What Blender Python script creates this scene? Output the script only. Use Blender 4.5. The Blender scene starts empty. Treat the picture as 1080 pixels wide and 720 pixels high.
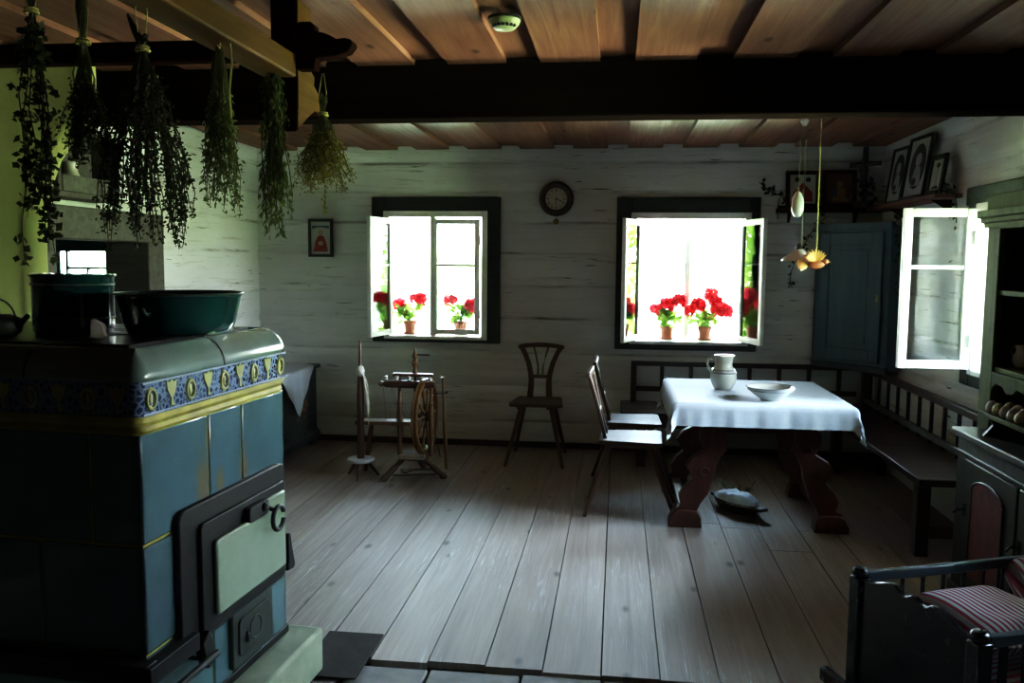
import bpy, bmesh, math, random
from mathutils import Vector, Matrix, noise
random.seed(7)
PI = math.pi
scn = bpy.context.scene
COL = scn.collection
def R(d): return math.radians(d)

# ------------------------------------------------------------------ materials
MATS = {}
def _new(name):
    m = bpy.data.materials.new(name); m.use_nodes = True
    nt = m.node_tree; b = nt.nodes['Principled BSDF']
    return m, nt, b
def N(nt, typ, **kw):
    n = nt.nodes.new(typ)
    for k, v in kw.items():
        if k in n.inputs: n.inputs[k].default_value = v
        else: setattr(n, k, v)
    return n
def ramp(nt, fac, stops):
    r = nt.nodes.new('ShaderNodeValToRGB')
    while len(r.color_ramp.elements) < len(stops): r.color_ramp.elements.new(0.5)
    for e, (p, c) in zip(r.color_ramp.elements, stops):
        e.position = p; e.color = (c[0], c[1], c[2], 1) if not isinstance(c, (int, float)) else (c, c, c, 1)
    nt.links.new(fac, r.inputs[0]); return r.outputs[0]
def mixc(nt, fac, a, b, mode='MIX'):
    m = nt.nodes.new('ShaderNodeMix'); m.data_type = 'RGBA'; m.blend_type = mode
    for s, v in ((m.inputs[0], fac), (m.inputs[6], a), (m.inputs[7], b)):
        if hasattr(v, 'is_linked'): nt.links.new(v, s)
        elif isinstance(v, (int, float)): s.default_value = v
        else: s.default_value = (v[0], v[1], v[2], 1)
    return m.outputs[2]
def coords(nt, scale=(1, 1, 1), which='Object', rot=(0, 0, 0)):
    t = nt.nodes.new('ShaderNodeTexCoord'); mp = nt.nodes.new('ShaderNodeMapping')
    mp.inputs['Scale'].default_value = scale; mp.inputs['Rotation'].default_value = rot
    nt.links.new(t.outputs[which], mp.inputs[0]); return mp.outputs[0]
def noisetex(nt, vec, scale, detail=4, rough=.6, dist=0):
    n = N(nt, 'ShaderNodeTexNoise', Scale=scale, Detail=detail, Roughness=rough, Distortion=dist)
    nt.links.new(vec, n.inputs['Vector']); return n.outputs[0]
def bump(nt, b, h, strength=.3, dist=.01):
    bp = N(nt, 'ShaderNodeBump', Strength=strength, Distance=dist)
    nt.links.new(h, bp.inputs['Height']); nt.links.new(bp.outputs[0], b.inputs['Normal'])
def plain(name, col, rough=.5, var=.25, vscale=8, metal=0, spec=.5, bmp=0, coat=0, trans=0):
    if name in MATS: return MATS[name]
    m, nt, b = _new(name)
    f = noisetex(nt, coords(nt), vscale, 5)
    lo = tuple(c * (1 - var) for c in col); hi = tuple(min(1, c * (1 + var)) for c in col)
    c = ramp(nt, f, [(.3, lo), (.7, hi)])
    nt.links.new(c, b.inputs['Base Color'])
    b.inputs['Roughness'].default_value = rough; b.inputs['Metallic'].default_value = metal
    b.inputs['Specular IOR Level'].default_value = spec
    b.inputs['Coat Weight'].default_value = coat; b.inputs['Coat Roughness'].default_value = .08
    if bmp: bump(nt, b, noisetex(nt, coords(nt), vscale * 5, 4), bmp, .004)
    MATS[name] = m; return m
def wood(name, dark, light, rough=.45, axis='Z', sc=1., worn=None, spec=.5):
    if name in MATS: return MATS[name]
    m, nt, b = _new(name)
    s = {'X': (2, 22, 22), 'Y': (22, 2, 22), 'Z': (22, 22, 2)}[axis]
    v = coords(nt, tuple(k * sc for k in s))
    f = noisetex(nt, v, 1.0, 5, .62, .6)
    c = ramp(nt, f, [(.25, dark), (.75, light)])
    if worn:
        w = noisetex(nt, coords(nt), 7 * sc, 4)
        c = mixc(nt, ramp(nt, w, [(.55, 0), (.75, 1)]), c, worn)
    nt.links.new(c, b.inputs['Base Color'])
    b.inputs['Specular IOR Level'].default_value = spec
    nt.links.new(ramp(nt, f, [(0, rough + .15), (1, max(.05, rough - .1))]), b.inputs['Roughness'])
    bump(nt, b, f, .25, .003)
    MATS[name] = m; return m

def mat_log(name, base, shade, streak_axis):
    m, nt, b = _new(name)
    s = (1.3, 1.3, 26)
    f1 = noisetex(nt, coords(nt, s), 1.0, 6, .7, .8)
    f2 = noisetex(nt, coords(nt, (.9, .9, 2.2)), 1.5, 5, .6)
    f3 = noisetex(nt, coords(nt, (2.2, 2.2, 42)), 1.0, 4, .6, 1.2)
    f4 = noisetex(nt, coords(nt, (1.0, 1.0, 1.0)), 1.1, 2, .5)
    c = mixc(nt, ramp(nt, f2, [(.3, 0), (.7, 1)]), base, shade)
    c = mixc(nt, ramp(nt, f1, [(.30, .7), (.43, 0)]), c, (.42, .39, .34))
    crack = nt.nodes.new('ShaderNodeMath'); crack.operation = 'MULTIPLY'
    nt.links.new(ramp(nt, f3, [(.33, 1), (.36, 0)]), crack.inputs[0])
    nt.links.new(ramp(nt, f4, [(.42, 0), (.58, 1)]), crack.inputs[1])
    c = mixc(nt, crack.outputs[0], c, (.07, .06, .05))
    at = N(nt, 'ShaderNodeAttribute', attribute_name='seam')
    sm = nt.nodes.new('ShaderNodeMath'); sm.operation = 'MULTIPLY'
    nt.links.new(at.outputs['Fac'], sm.inputs[0])
    nt.links.new(ramp(nt, noisetex(nt, coords(nt, (1.1, 1.1, 6)), 1.3, 4), [(.42, .05), (.62, .9)]), sm.inputs[1])
    c = mixc(nt, sm.outputs[0], c, (.09, .08, .065))
    tz = nt.nodes.new('ShaderNodeTexCoord'); sz = nt.nodes.new('ShaderNodeSeparateXYZ'); nt.links.new(tz.outputs['Object'], sz.inputs[0])
    az = nt.nodes.new('ShaderNodeMath'); az.operation = 'MULTIPLY_ADD'; az.inputs[1].default_value = -.5
    nt.links.new(f2, az.inputs[0]); nt.links.new(sz.outputs[2], az.inputs[2])
    dirt = ramp(nt, az.outputs[0], [(.0, .32), (.14, 0)])
    c = mixc(nt, dirt, c, (.30, .255, .20))
    nt.links.new(c, b.inputs['Base Color']); b.inputs['Roughness'].default_value = .85
    b.inputs['Specular IOR Level'].default_value = .25
    bump(nt, b, f1, .5, .012)
    return m
M_wall = mat_log('whitewashed_logs', (.77, .785, .80), (.65, .66, .67), 'X')
M_wall_r = M_wall

def mat_boards(name, cols, rough, knot, spec=.5, scuff=0):
    m, nt, b = _new(name)
    geo = nt.nodes.new('ShaderNodeNewGeometry')
    t = nt.nodes.new('ShaderNodeTexCoord')
    add = nt.nodes.new('ShaderNodeVectorMath'); add.operation = 'ADD'
    cx = nt.nodes.new('ShaderNodeCombineXYZ')
    mul = nt.nodes.new('ShaderNodeMath'); mul.operation = 'MULTIPLY'; mul.inputs[1].default_value = 37.
    nt.links.new(geo.outputs['Random Per Island'], mul.inputs[0])
    nt.links.new(mul.outputs[0], cx.inputs[1]); nt.links.new(mul.outputs[0], cx.inputs[2])
    nt.links.new(t.outputs['Object'], add.inputs[0]); nt.links.new(cx.outputs[0], add.inputs[1])
    def mp(s):
        q = nt.nodes.new('ShaderNodeMapping'); q.inputs['Scale'].default_value = s
        nt.links.new(add.outputs[0], q.inputs[0]); return q.outputs[0]
    g = noisetex(nt, mp((26, 1.1, 26)), 1.0, 6, .65, .9)
    big = noisetex(nt, mp((3, .7, 3)), 1.0, 4, .6)
    c = ramp(nt, g, [(.25, cols[0]), (.75, cols[1])])
    c = mixc(nt, ramp(nt, geo.outputs['Random Per Island'], [(0, 0), (1, .5)]), c, cols[2])
    c = mixc(nt, ramp(nt, big, [(.35, .45), (.6, 0)]), c, cols[3])
    vo = N(nt, 'ShaderNodeTexVoronoi', Scale=1.0); nt.links.new(mp((4.6, 2.1, 1)), vo.inputs['Vector'])
    k = ramp(nt, vo.outputs['Distance'], [(.04, 1), (.11, 0)])
    c = mixc(nt, k, c, knot)
    if scuff:
        s1 = noisetex(nt, mp((60, 2.0, 1)), 1.0, 5, .7, 1.8)
        s2 = noisetex(nt, coords(nt), .9, 3)
        ms = nt.nodes.new('ShaderNodeMath'); ms.operation = 'MULTIPLY'
        nt.links.new(ramp(nt, s1, [(.56, 0), (.66, 1)]), ms.inputs[0])
        nt.links.new(ramp(nt, s2, [(.45, 0), (.62, scuff)]), ms.inputs[1])
        c = mixc(nt, ms.outputs[0], c, (.62, .62, .62))
    nt.links.new(c, b.inputs['Base Color'])
    nt.links.new(ramp(nt, g, [(0, rough + .12), (1, rough - .08)]), b.inputs['Roughness'])
    b.inputs['Specular IOR Level'].default_value = spec
    bump(nt, b, g, .3, .004)
    return m
M_floor = mat_boards('worn_floor_boards', ((.19, .145, .120), (.33, .265, .228), (.245, .192, .163), (.16, .118, .095)), .55, (.085, .062, .05), .4, .5)
M_ceil = mat_boards('ceiling_boards', ((.15, .066, .042), (.37, .20, .125), (.25, .105, .065), (.14, .045, .028)), .6, (.07, .03, .018), .3)
M_flag = plain('paving_stone', (.21, .195, .185), .75, .35, 5, bmp=.4)
M_beam = wood('smoked_beam', (.007, .005, .004), (.018, .013, .010), .8, 'X', .6, spec=0)
M_plaster = plain('green_lit_plaster', (.30, .31, .13), .9, .12, 3, bmp=.15)  # green light bounced from the garden is put into the plaster colour
M_trim = wood('black_green_trim', (.012, .020, .018), (.030, .042, .038), .5, 'X', .8)
M_grey = wood('grey_old_wood', (.055, .05, .043), (.12, .112, .098), .7, 'X')
M_white = plain('white_window_paint', (.86, .87, .87), .4, .06, 12)
M_chair = wood('dark_chair_wood', (.042, .022, .013), (.11, .058, .034), .38, 'Z')
M_seat = wood('chair_seat_wood', (.055, .034, .024), (.12, .076, .056), .5, 'Y', spec=.3)
M_bench = wood('bench_wood', (.018, .010, .012), (.05, .028, .028), .38, 'X')
M_table = wood('table_red_wood', (.045, .014, .010), (.11, .036, .026), .4, 'Z')
M_spin = wood('spinning_wheel_wood', (.065, .032, .014), (.17, .088, .036), .42, 'Z', 1.6, spec=.3)
M_spin2 = wood('spinning_dark_wood', (.035, .016, .010), (.10, .045, .026), .35, 'Z', 1.6)
M_warmlit = wood('warm_lit_wood', (.085, .040, .005), (.15, .074, .010), .65, 'Y', spec=.1)  # warm light on the rack is put into this wood colour
M_rack = wood('rack_dark_wood', (.016, .008, .006), (.045, .020, .014), .7, 'X', spec=0)
M_tile = plain('blue_stove_tile', (.052, .103, .122), .24, .16, 4, coat=.5)
def rusty(m, spots):
    nt = m.node_tree; b = nt.nodes['Principled BSDF']; old = b.inputs['Base Color'].links[0].from_socket; tot = old
    nz = noisetex(nt, coords(nt), 14, 4)
    for p, rad in spots:
        t = nt.nodes.new('ShaderNodeTexCoord'); mp = nt.nodes.new('ShaderNodeMapping'); mp.inputs['Scale'].default_value = (1, 2.0, .8); mp.inputs['Location'].default_value = (-p[0], -p[1] * 2, -p[2] * .8)
        nt.links.new(t.outputs['Object'], mp.inputs[0]); ln = nt.nodes.new('ShaderNodeVectorMath'); ln.operation = 'LENGTH'; nt.links.new(mp.outputs[0], ln.inputs[0])
        ad = nt.nodes.new('ShaderNodeMath'); ad.operation = 'MULTIPLY_ADD'; ad.inputs[1].default_value = .10; nt.links.new(nz, ad.inputs[0]); nt.links.new(ln.outputs['Value'], ad.inputs[2])
        tot = mixc(nt, ramp(nt, ad.outputs[0], [(.04, .75), (.05 + rad, 0)]), tot, (.16, .10, .02))
    nt.links.new(tot, b.inputs['Base Color'])
rusty(M_tile, [((0, .30, .87), .10), ((0, .55, .86), .08), ((0, .335, 1.0), .05), ((0, .40, .85), .06)])
M_rim = plain('grey_green_rim_tile', (.12, .165, .155), .2, .14, 5, coat=.6)
M_grout = plain('yellow_grout', (.23, .21, .03), .6, .3, 14)
M_iron = plain('black_iron', (.008, .0085, .008), .5, .3, 20, spec=.25)
M_hob = plain('hob_iron', (.012, .012, .011), .3, .3, 9, metal=.4)
M_cream = plain('cream_enamel', (.18, .225, .165), .22, .08, 9, coat=.5)
M_ash = plain('ash_door_iron', (.022, .028, .024), .5, .3, 15, spec=.3)
M_teal = plain('teal_enamel', (.006, .05, .05), .18, .15, 4, coat=.6)
M_teal_in = plain('teal_enamel_inside', (.02, .045, .04), .3, .15, 6)
M_teal_d = plain('dark_teal_enamel', (.006, .040, .042), .16, .2, 4, coat=.6)
M_door = plain('teal_door_paint', (.09, .36, .33), .45, .15, 8)
M_plinth = plain('limewashed_plinth', (.22, .24, .17), .85, .22, 6, bmp=.3)
M_cup = wood('blue_cupboard_paint', (.032, .066, .086), (.062, .115, .142), .5, 'Z', .7)
M_cupd = wood('blue_cupboard_edge', (.010, .020, .028), (.02, .036, .048), .5, 'Z', .7)
M_dres = wood('olive_dresser_paint', (.045, .060, .012), (.095, .118, .026), .6, 'Z', .8, worn=(.04, .046, .018), spec=.15)
M_dresl = wood('dark_olive_cabinet', (.012, .0135, .006), (.030, .032, .016), .45, 'Z', .8, worn=(.03, .03, .024))
M_dresd = plain('dresser_inside', (.012, .012, .010), .7, .2)
M_red = plain('dull_red_panel', (.13, .03, .028), .55, .5, 14)
M_chest = wood('chest_paint', (.016, .026, .026), (.04, .055, .052), .5, 'Y', .8)
M_chestp = plain('chest_flowers', (.20, .085, .03), .6, .5, 30)
M_crad = wood('blue_black_cradle_paint', (.005, .009, .014), (.013, .022, .032), .22, 'X', .8)
M_crad2 = wood('slate_blue_rail_paint', (.013, .024, .036), (.028, .046, .064), .28, 'X', .8)
M_cloth = plain('white_linen', (.41, .435, .48), .85, .05, 25, spec=.2, bmp=.15)
M_linenb = plain('pale_blue_linen', (.74, .84, 1.0), .85, .06, 20, spec=.2)
M_china = plain('white_china', (.42, .41, .365), .18, .06, 6, coat=.4)
M_chinab = plain('blue_grey_stripe', (.16, .19, .22), .25, .1)
M_terra = plain('terracotta', (.40, .135, .075), .75, .2, 12)
M_soil = plain('soil', (.03, .02, .014), .95, .3, 40)
M_flax = plain('flax_fibre', (.62, .60, .54), .8, .12, 30, spec=.2)
M_paper = plain('print_paper', (.44, .45, .43), .6, .1, 10)
M_gilt = plain('aged_gilt', (.30, .19, .06), .4, .3, 20, metal=.5)
M_red2 = plain('robe_red', (.28, .03, .03), .6, .3, 20)
M_skin = plain('print_face', (.45, .30, .20), .6, .1)
M_blue = plain('print_blue', (.05, .09, .14), .6, .3, 20)
M_clockc = wood('clock_case_wood', (.022, .014, .009), (.06, .038, .022), .35, 'X')
M_dial = plain('clock_dial', (.58, .54, .43), .5, .06)
M_ink = plain('black_ink', (.012, .011, .010), .5, .1)
M_brass = plain('dull_brass', (.30, .22, .08), .35, .2, 20, metal=.8)
M_twine = plain('straw_twine', (.50, .45, .16), .8, .1)
M_cord = plain('green_flex', (.12, .13, .05), .6, .1)
M_egg = plain('egg_shell', (.40, .36, .27), .5, .08, 30)
M_shade = plain('white_enamel_shade', (.70, .71, .69), .25, .05, coat=.4)
M_bakel = plain('black_socket', (.015, .014, .012), .3, .1)
M_wing = plain('yellow_shaved_wood', (.62, .33, .09), .55, .25, 40)
M_bird = plain('red_brown_bird', (.33, .10, .035), .5, .3, 40)
M_smoke = plain('alarm_plastic', (.40, .47, .24), .3, .05)
M_slot = plain('alarm_slot', (.012, .014, .012), .4, .05)
M_tray = wood('dark_tray_wood', (.02, .012, .008), (.06, .034, .022), .45, 'Y')
M_grass = plain('lawn', (.30, .36, .18), .9, .3, 1.5)
M_stone = plain('pale_box', (.42, .42, .36), .5, .1)
M_fig = plain('dark_blue_paint', (.012, .015, .035), .5, .3)
M_yel = plain('frieze_yellow', (.26, .27, .085), .28, .25, 20, coat=.4)

def mat_frieze():
    m, nt, b = _new('frieze_blue')
    w = N(nt, 'ShaderNodeTexVoronoi', Scale=55.); w.feature = 'DISTANCE_TO_EDGE'
    nt.links.new(coords(nt), w.inputs['Vector'])
    c = ramp(nt, w.outputs['Distance'], [(.10, (.12, .17, .26)), (.22, (.018, .03, .09))])
    nt.links.new(c, b.inputs['Base Color']); b.inputs['Roughness'].default_value = .22
    b.inputs['Coat Weight'].default_value = .5
    return m
M_frieze = mat_frieze()
def mat_stripe():
    m, nt, b = _new('red_white_ticking')
    w = N(nt, 'ShaderNodeTexWave', Scale=14.5); w.bands_direction = 'Y'
    w.inputs['Distortion'].default_value = .6; w.inputs['Detail Scale'].default_value = .6
    nt.links.new(coords(nt), w.inputs['Vector'])
    c = ramp(nt, w.outputs[0], [(.38, (.22, .022, .045)), (.52, (.38, .38, .43))])
    nt.links.new(c, b.inputs['Base Color']); b.inputs['Roughness'].default_value = .85
    return m
M_stripe = mat_stripe()
def mat_leaf(name, a, c2, trans=.35):
    m, nt, b = _new(name)
    geo = nt.nodes.new('ShaderNodeNewGeometry')
    c = ramp(nt, geo.outputs['Random Per Island'], [(0, a), (1, c2)])
    nt.links.new(c, b.inputs['Base Color']); b.inputs['Roughness'].default_value = .6
    b.inputs['Specular IOR Level'].default_value = .25
    tr = nt.nodes.new('ShaderNodeBsdfTranslucent'); nt.links.new(c, tr.inputs[0])
    mx = nt.nodes.new('ShaderNodeMixShader'); mx.inputs[0].default_value = trans
    out = nt.nodes['Material Output']
    nt.links.new(b.outputs[0], mx.inputs[1]); nt.links.new(tr.outputs[0], mx.inputs[2]); nt.links.new(mx.outputs[0], out.inputs[0])
    return m
M_leaf = mat_leaf('geranium_leaf', (.18, .36, .06), (.44, .62, .18), .6)
M_petal = mat_leaf('geranium_petal', (.80, .06, .09), (.95, .20, .25), .5)
M_h1 = mat_leaf('dried_mint', (.030, .040, .014), (.075, .088, .034), .15)
M_h2 = mat_leaf('dried_thyme', (.04, .047, .018), (.09, .098, .040), .15)
M_h3 = mat_leaf('dried_pods', (.026, .030, .012), (.066, .068, .030), .1)
M_h4 = mat_leaf('dried_sage', (.10, .13, .05), (.24, .28, .12), .3)
M_h5 = mat_leaf('dried_balm', (.07, .095, .03), (.18, .22, .075), .3)
M_h6 = mat_leaf('dried_yarrow', (.15, .135, .03), (.36, .31, .08), .3)
M_stem = plain('dry_stem', (.10, .105, .04), .8, .3, 30)
M_stemd = plain('dark_dry_stem', (.035, .036, .016), .8, .3, 30)
M_ivy = mat_leaf('ivy', (.012, .022, .010), (.035, .05, .022), .1)
M_bush = mat_leaf('garden_leaf', (.12, .28, .03), (.42, .58, .10), .4)
def mat_glass():
    m = bpy.data.materials.new('window_glass'); m.use_nodes = True
    nt = m.node_tree; nt.nodes.remove(nt.nodes['Principled BSDF'])
    t = nt.nodes.new('ShaderNodeBsdfTransparent'); g = nt.nodes.new('ShaderNodeBsdfGlossy')
    t.inputs[0].default_value = (.93, .96, .95, 1); g.inputs['Roughness'].default_value = .0
    f = N(nt, 'ShaderNodeFresnel', IOR=1.6); mx = nt.nodes.new('ShaderNodeMixShader')
    wv = noisetex(nt, coords(nt), 3.5, 2); bp = N(nt, 'ShaderNodeBump', Strength=.04, Distance=.01)
    nt.links.new(wv, bp.inputs['Height']); nt.links.new(bp.outputs[0], g.inputs['Normal'])
    nt.links.new(f.outputs[0], mx.inputs[0]); nt.links.new(t.outputs[0], mx.inputs[1]); nt.links.new(g.outputs[0], mx.inputs[2])
    nt.links.new(mx.outputs[0], nt.nodes['Material Output'].inputs[0]); return m
M_glass = mat_glass()

# ------------------------------------------------------------------ mesh building
def each(mbs, name, mat, parent, **kw):
    return [m.build(name, mat, parent, **kw) for m in mbs]
class MB:
    def __init__(s): s.v = []; s.f = []
    def add(s, vs, fs):
        o = len(s.v); s.v += [tuple(v) for v in vs]; s.f += [tuple(i + o for i in f) for f in fs]; return s
    def box(s, x0, x1, y0, y1, z0, z1):
        return s.add([(x0, y0, z0), (x1, y0, z0), (x1, y1, z0), (x0, y1, z0), (x0, y0, z1), (x1, y0, z1), (x1, y1, z1), (x0, y1, z1)],
                     [(0, 3, 2, 1), (4, 5, 6, 7), (0, 1, 5, 4), (1, 2, 6, 5), (2, 3, 7, 6), (3, 0, 4, 7)])
    def obox(s, c, size, rot=None):
        m = MB().box(-size[0] / 2, size[0] / 2, -size[1] / 2, size[1] / 2, -size[2] / 2, size[2] / 2)
        q = rot.to_matrix() if rot is not None and hasattr(rot, 'to_matrix') else (rot or Matrix.Identity(3))
        return s.add([q @ Vector(v) + Vector(c) for v in m.v], m.f)
    def bar(s, p0, p1, w, t, up=(0, 0, 1), w1=None, t1=None):
        p0 = Vector(p0); p1 = Vector(p1); d = (p1 - p0).normalized()
        a = d.cross(Vector(up))
        if a.length < 1e-4: a = d.cross(Vector((1, 0, 0)))
        a.normalize(); b = a.cross(d)
        w1 = w if w1 is None else w1; t1 = t if t1 is None else t1
        vs = [p + a * (sx * ww / 2) + b * (sy * tt / 2) for p, ww, tt in ((p0, w, t), (p1, w1, t1)) for sx, sy in ((-1, -1), (1, -1), (1, 1), (-1, 1))]
        return s.add(vs, [(0, 3, 2, 1), (4, 5, 6, 7), (0, 1, 5, 4), (1, 2, 6, 5), (2, 3, 7, 6), (3, 0, 4, 7)])
    def tube(s, pts, rad, n=8, cap=True):
        pts = [Vector(p) for p in pts]; m = len(pts)
        rads = rad if isinstance(rad, (list, tuple)) else [rad] * m
        ref = Vector((0, 0, 1)); vs = []
        for i, p in enumerate(pts):
            d = (pts[min(i + 1, m - 1)] - pts[max(i - 1, 0)]).normalized()
            r = ref if abs(d.dot(ref)) < .95 else Vector((1, 0, 0))
            a = d.cross(r).normalized(); b = d.cross(a)
            for k in range(n):
                t = 2 * PI * k / n; vs.append(p + (a * math.cos(t) + b * math.sin(t)) * rads[i])
        fs = [(i * n + k, i * n + (k + 1) % n, (i + 1) * n + (k + 1) % n, (i + 1) * n + k) for i in range(m - 1) for k in range(n)]
        if cap: fs += [tuple(range(n)), tuple(range((m - 1) * n, m * n))[::-1]]
        return s.add(vs, fs)
    def lathe(s, prof, n=24, c=(0, 0, 0), axis='Z', cap=True, sx=1., sy=1.):
        vs = []
        for r, h in prof:
            for k in range(n):
                t = 2 * PI * k / n; x = r * math.cos(t) * sx; y = r * math.sin(t) * sy
                p = {'Z': (x, y, h), 'Y': (x, h, y), 'X': (h, x, y)}[axis]
                vs.append((p[0] + c[0], p[1] + c[1], p[2] + c[2]))
        m = len(prof)
        fs = [(i * n + k, i * n + (k + 1) % n, (i + 1) * n + (k + 1) % n, (i + 1) * n + k) for i in range(m - 1) for k in range(n)]
        if cap:
            if prof[0][0] > 1e-5: fs.append(tuple(range(n))[::-1])
            if prof[-1][0] > 1e-5: fs.append(tuple(range((m - 1) * n, m * n)))
        return s.add(vs, fs)
    def turned(s, p0, p1, prof, n=12):
        """lathe between two points; prof = (t along, radius)"""
        p0 = Vector(p0); p1 = Vector(p1); L = (p1 - p0).length
        q = Vector((0, 0, 1)).rotation_difference((p1 - p0).normalized()).to_matrix()
        m = MB().lathe([(r, t * L) for t, r in prof], n)
        return s.add([q @ Vector(v) + p0 for v in m.v], m.f)
    def prism(s, poly, plane, a0, a1):
        def P(u, v, a): return {'XZ': (u, a, v), 'YZ': (a, u, v), 'XY': (u, v, a)}[plane]
        n = len(poly)
        vs = [P(u, v, a0) for u, v in poly] + [P(u, v, a1) for u, v in poly]
        fs = [tuple(range(n)), tuple(range(n, 2 * n))[::-1]] + [(i, i + n, (i + 1) % n + n, (i + 1) % n) for i in range(n)]
        return s.add(vs, fs)
    def ell(s, c, r, n=12, m=8):
        vs = []; 
        for i in range(m + 1):
            p = PI * i / m
            for k in range(n):
                t = 2 * PI * k / n
                vs.append((c[0] + r[0] * math.sin(p) * math.cos(t), c[1] + r[1] * math.sin(p) * math.sin(t), c[2] - r[2] * math.cos(p)))
        fs = [(i * n + k, i * n + (k + 1) % n, (i + 1) * n + (k + 1) % n, (i + 1) * n + k) for i in range(m) for k in range(n)]
        return s.add(vs, fs)
    def torus(s, c, Rr, r, axis='Z', n=28, m=8, a0=0, a1=2 * PI, sx=1., sy=1.):
        full = abs(a1 - a0 - 2 * PI) < 1e-6; vs = []; K = n if full else n + 1
        for i in range(K):
            t = a0 + (a1 - a0) * i / n
            for k in range(m):
                p = 2 * PI * k / m; rr = Rr + r * math.cos(p); u = rr * math.cos(t) * sx; v = rr * math.sin(t) * sy; h = r * math.sin(p)
                q = {'Z': (u, v, h), 'Y': (u, h, v), 'X': (h, u, v)}[axis]
                vs.append((q[0] + c[0], q[1] + c[1], q[2] + c[2]))
        fs = []
        for i in range(n):
            j = (i + 1) % K
            for k in range(m): fs.append((i * m + k, i * m + (k + 1) % m, j * m + (k + 1) % m, j * m + k))
        return s.add(vs, fs)
    def leaf(s, p, d, nrm, L, W, bend=.2):
        p = Vector(p); d = Vector(d).normalized(); nrm = Vector(nrm)
        a = d.cross(nrm)
        if a.length < 1e-3: a = d.cross(Vector((.3, .5, .8)))
        a.normalize(); u = a.cross(d)
        vs = [p, p + d * L * .45 + a * W / 2, p + d * L + u * (-bend * L), p + d * L * .45 - a * W / 2]
        return s.add(vs, [(0, 1, 2), (0, 2, 3)])
    def build(s, name, mat, parent=None, smooth=True, bevel=0, seg=2, loc=None, ang=38, sub=0):
        me = bpy.data.meshes.new(name); me.from_pydata(s.v, [], s.f); me.update()
        bm = bmesh.new(); bm.from_mesh(me)
        bmesh.ops.recalc_face_normals(bm, faces=bm.faces)
        if smooth:
            for f in bm.faces: f.smooth = True
            for e in bm.edges:
                if len(e.link_faces) == 2 and e.calc_face_angle(0) > R(ang): e.smooth = False
        bm.to_mesh(me); bm.free()
        me.materials.append(mat)
        o = bpy.data.objects.new(name, me); COL.objects.link(o)
        if parent: o.parent = parent
        if loc: o.location = loc
        if bevel:
            b = o.modifiers.new('bevel', 'BEVEL'); b.width = bevel; b.segments = seg; b.limit_method = 'ANGLE'; b.angle_limit = R(40)
        if sub:
            q = o.modifiers.new('subd', 'SUBSURF'); q.levels = sub; q.render_levels = sub
        return o

def rnd(a, b): return random.uniform(a, b)
def tag(o, label=None, cat=None, group=None, kind=None):
    if label: o['label'] = label
    if cat: o['category'] = cat
    if group: o['group'] = group
    if kind: o['kind'] = kind
    return o
def thing(name, label, cat, loc=(0, 0, 0), rz=0, group=None, kind=None):
    o = bpy.data.objects.new(name, None); COL.objects.link(o); o.empty_display_size = .1
    o.location = loc; o.rotation_euler = (0, 0, rz)
    return tag(o, label, cat, group, kind)
def kids(o): return [c for c in bpy.data.objects if c.parent == o]
def copy_tree(o, parent=None):
    c = o.copy(); COL.objects.link(c)
    if parent: c.parent = parent
    for k in kids(o): copy_tree(k, c)
    return c
def rrect(x0, x1, z0, z1, r, n=5):
    p = []
    for cx, cz, a in ((x1 - r, z1 - r, 0), (x0 + r, z1 - r, 90), (x0 + r, z0 + r, 180), (x1 - r, z0 + r, 270)):
        for i in range(n + 1):
            t = R(a + 90 * i / n); p.append((cx + r * math.cos(t), cz + r * math.sin(t)))
    return p

# ------------------------------------------------------------------ camera
H = 1.55
a, b_, r_ = R(7.019), R(5.329), R(.487)
F = Vector((-math.sin(a) * math.cos(b_), math.cos(a) * math.cos(b_), -math.sin(b_)))
Rt = Vector((math.cos(a), math.sin(a), 0)); U = Rt.cross(F)
R2 = math.cos(r_) * Rt + math.sin(r_) * U; U2 = -math.sin(r_) * Rt + math.cos(r_) * U
cam = bpy.data.cameras.new('camera'); cam.sensor_width = 36; cam.lens = 30.0; cam.clip_start = .05
co = bpy.data.objects.new('camera', cam); COL.objects.link(co)
co.matrix_world = Matrix(((R2.x, U2.x, -F.x, 0), (R2.y, U2.y, -F.y, 0), (R2.z, U2.z, -F.z, H), (0, 0, 0, 1)))
scn.camera = co

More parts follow.
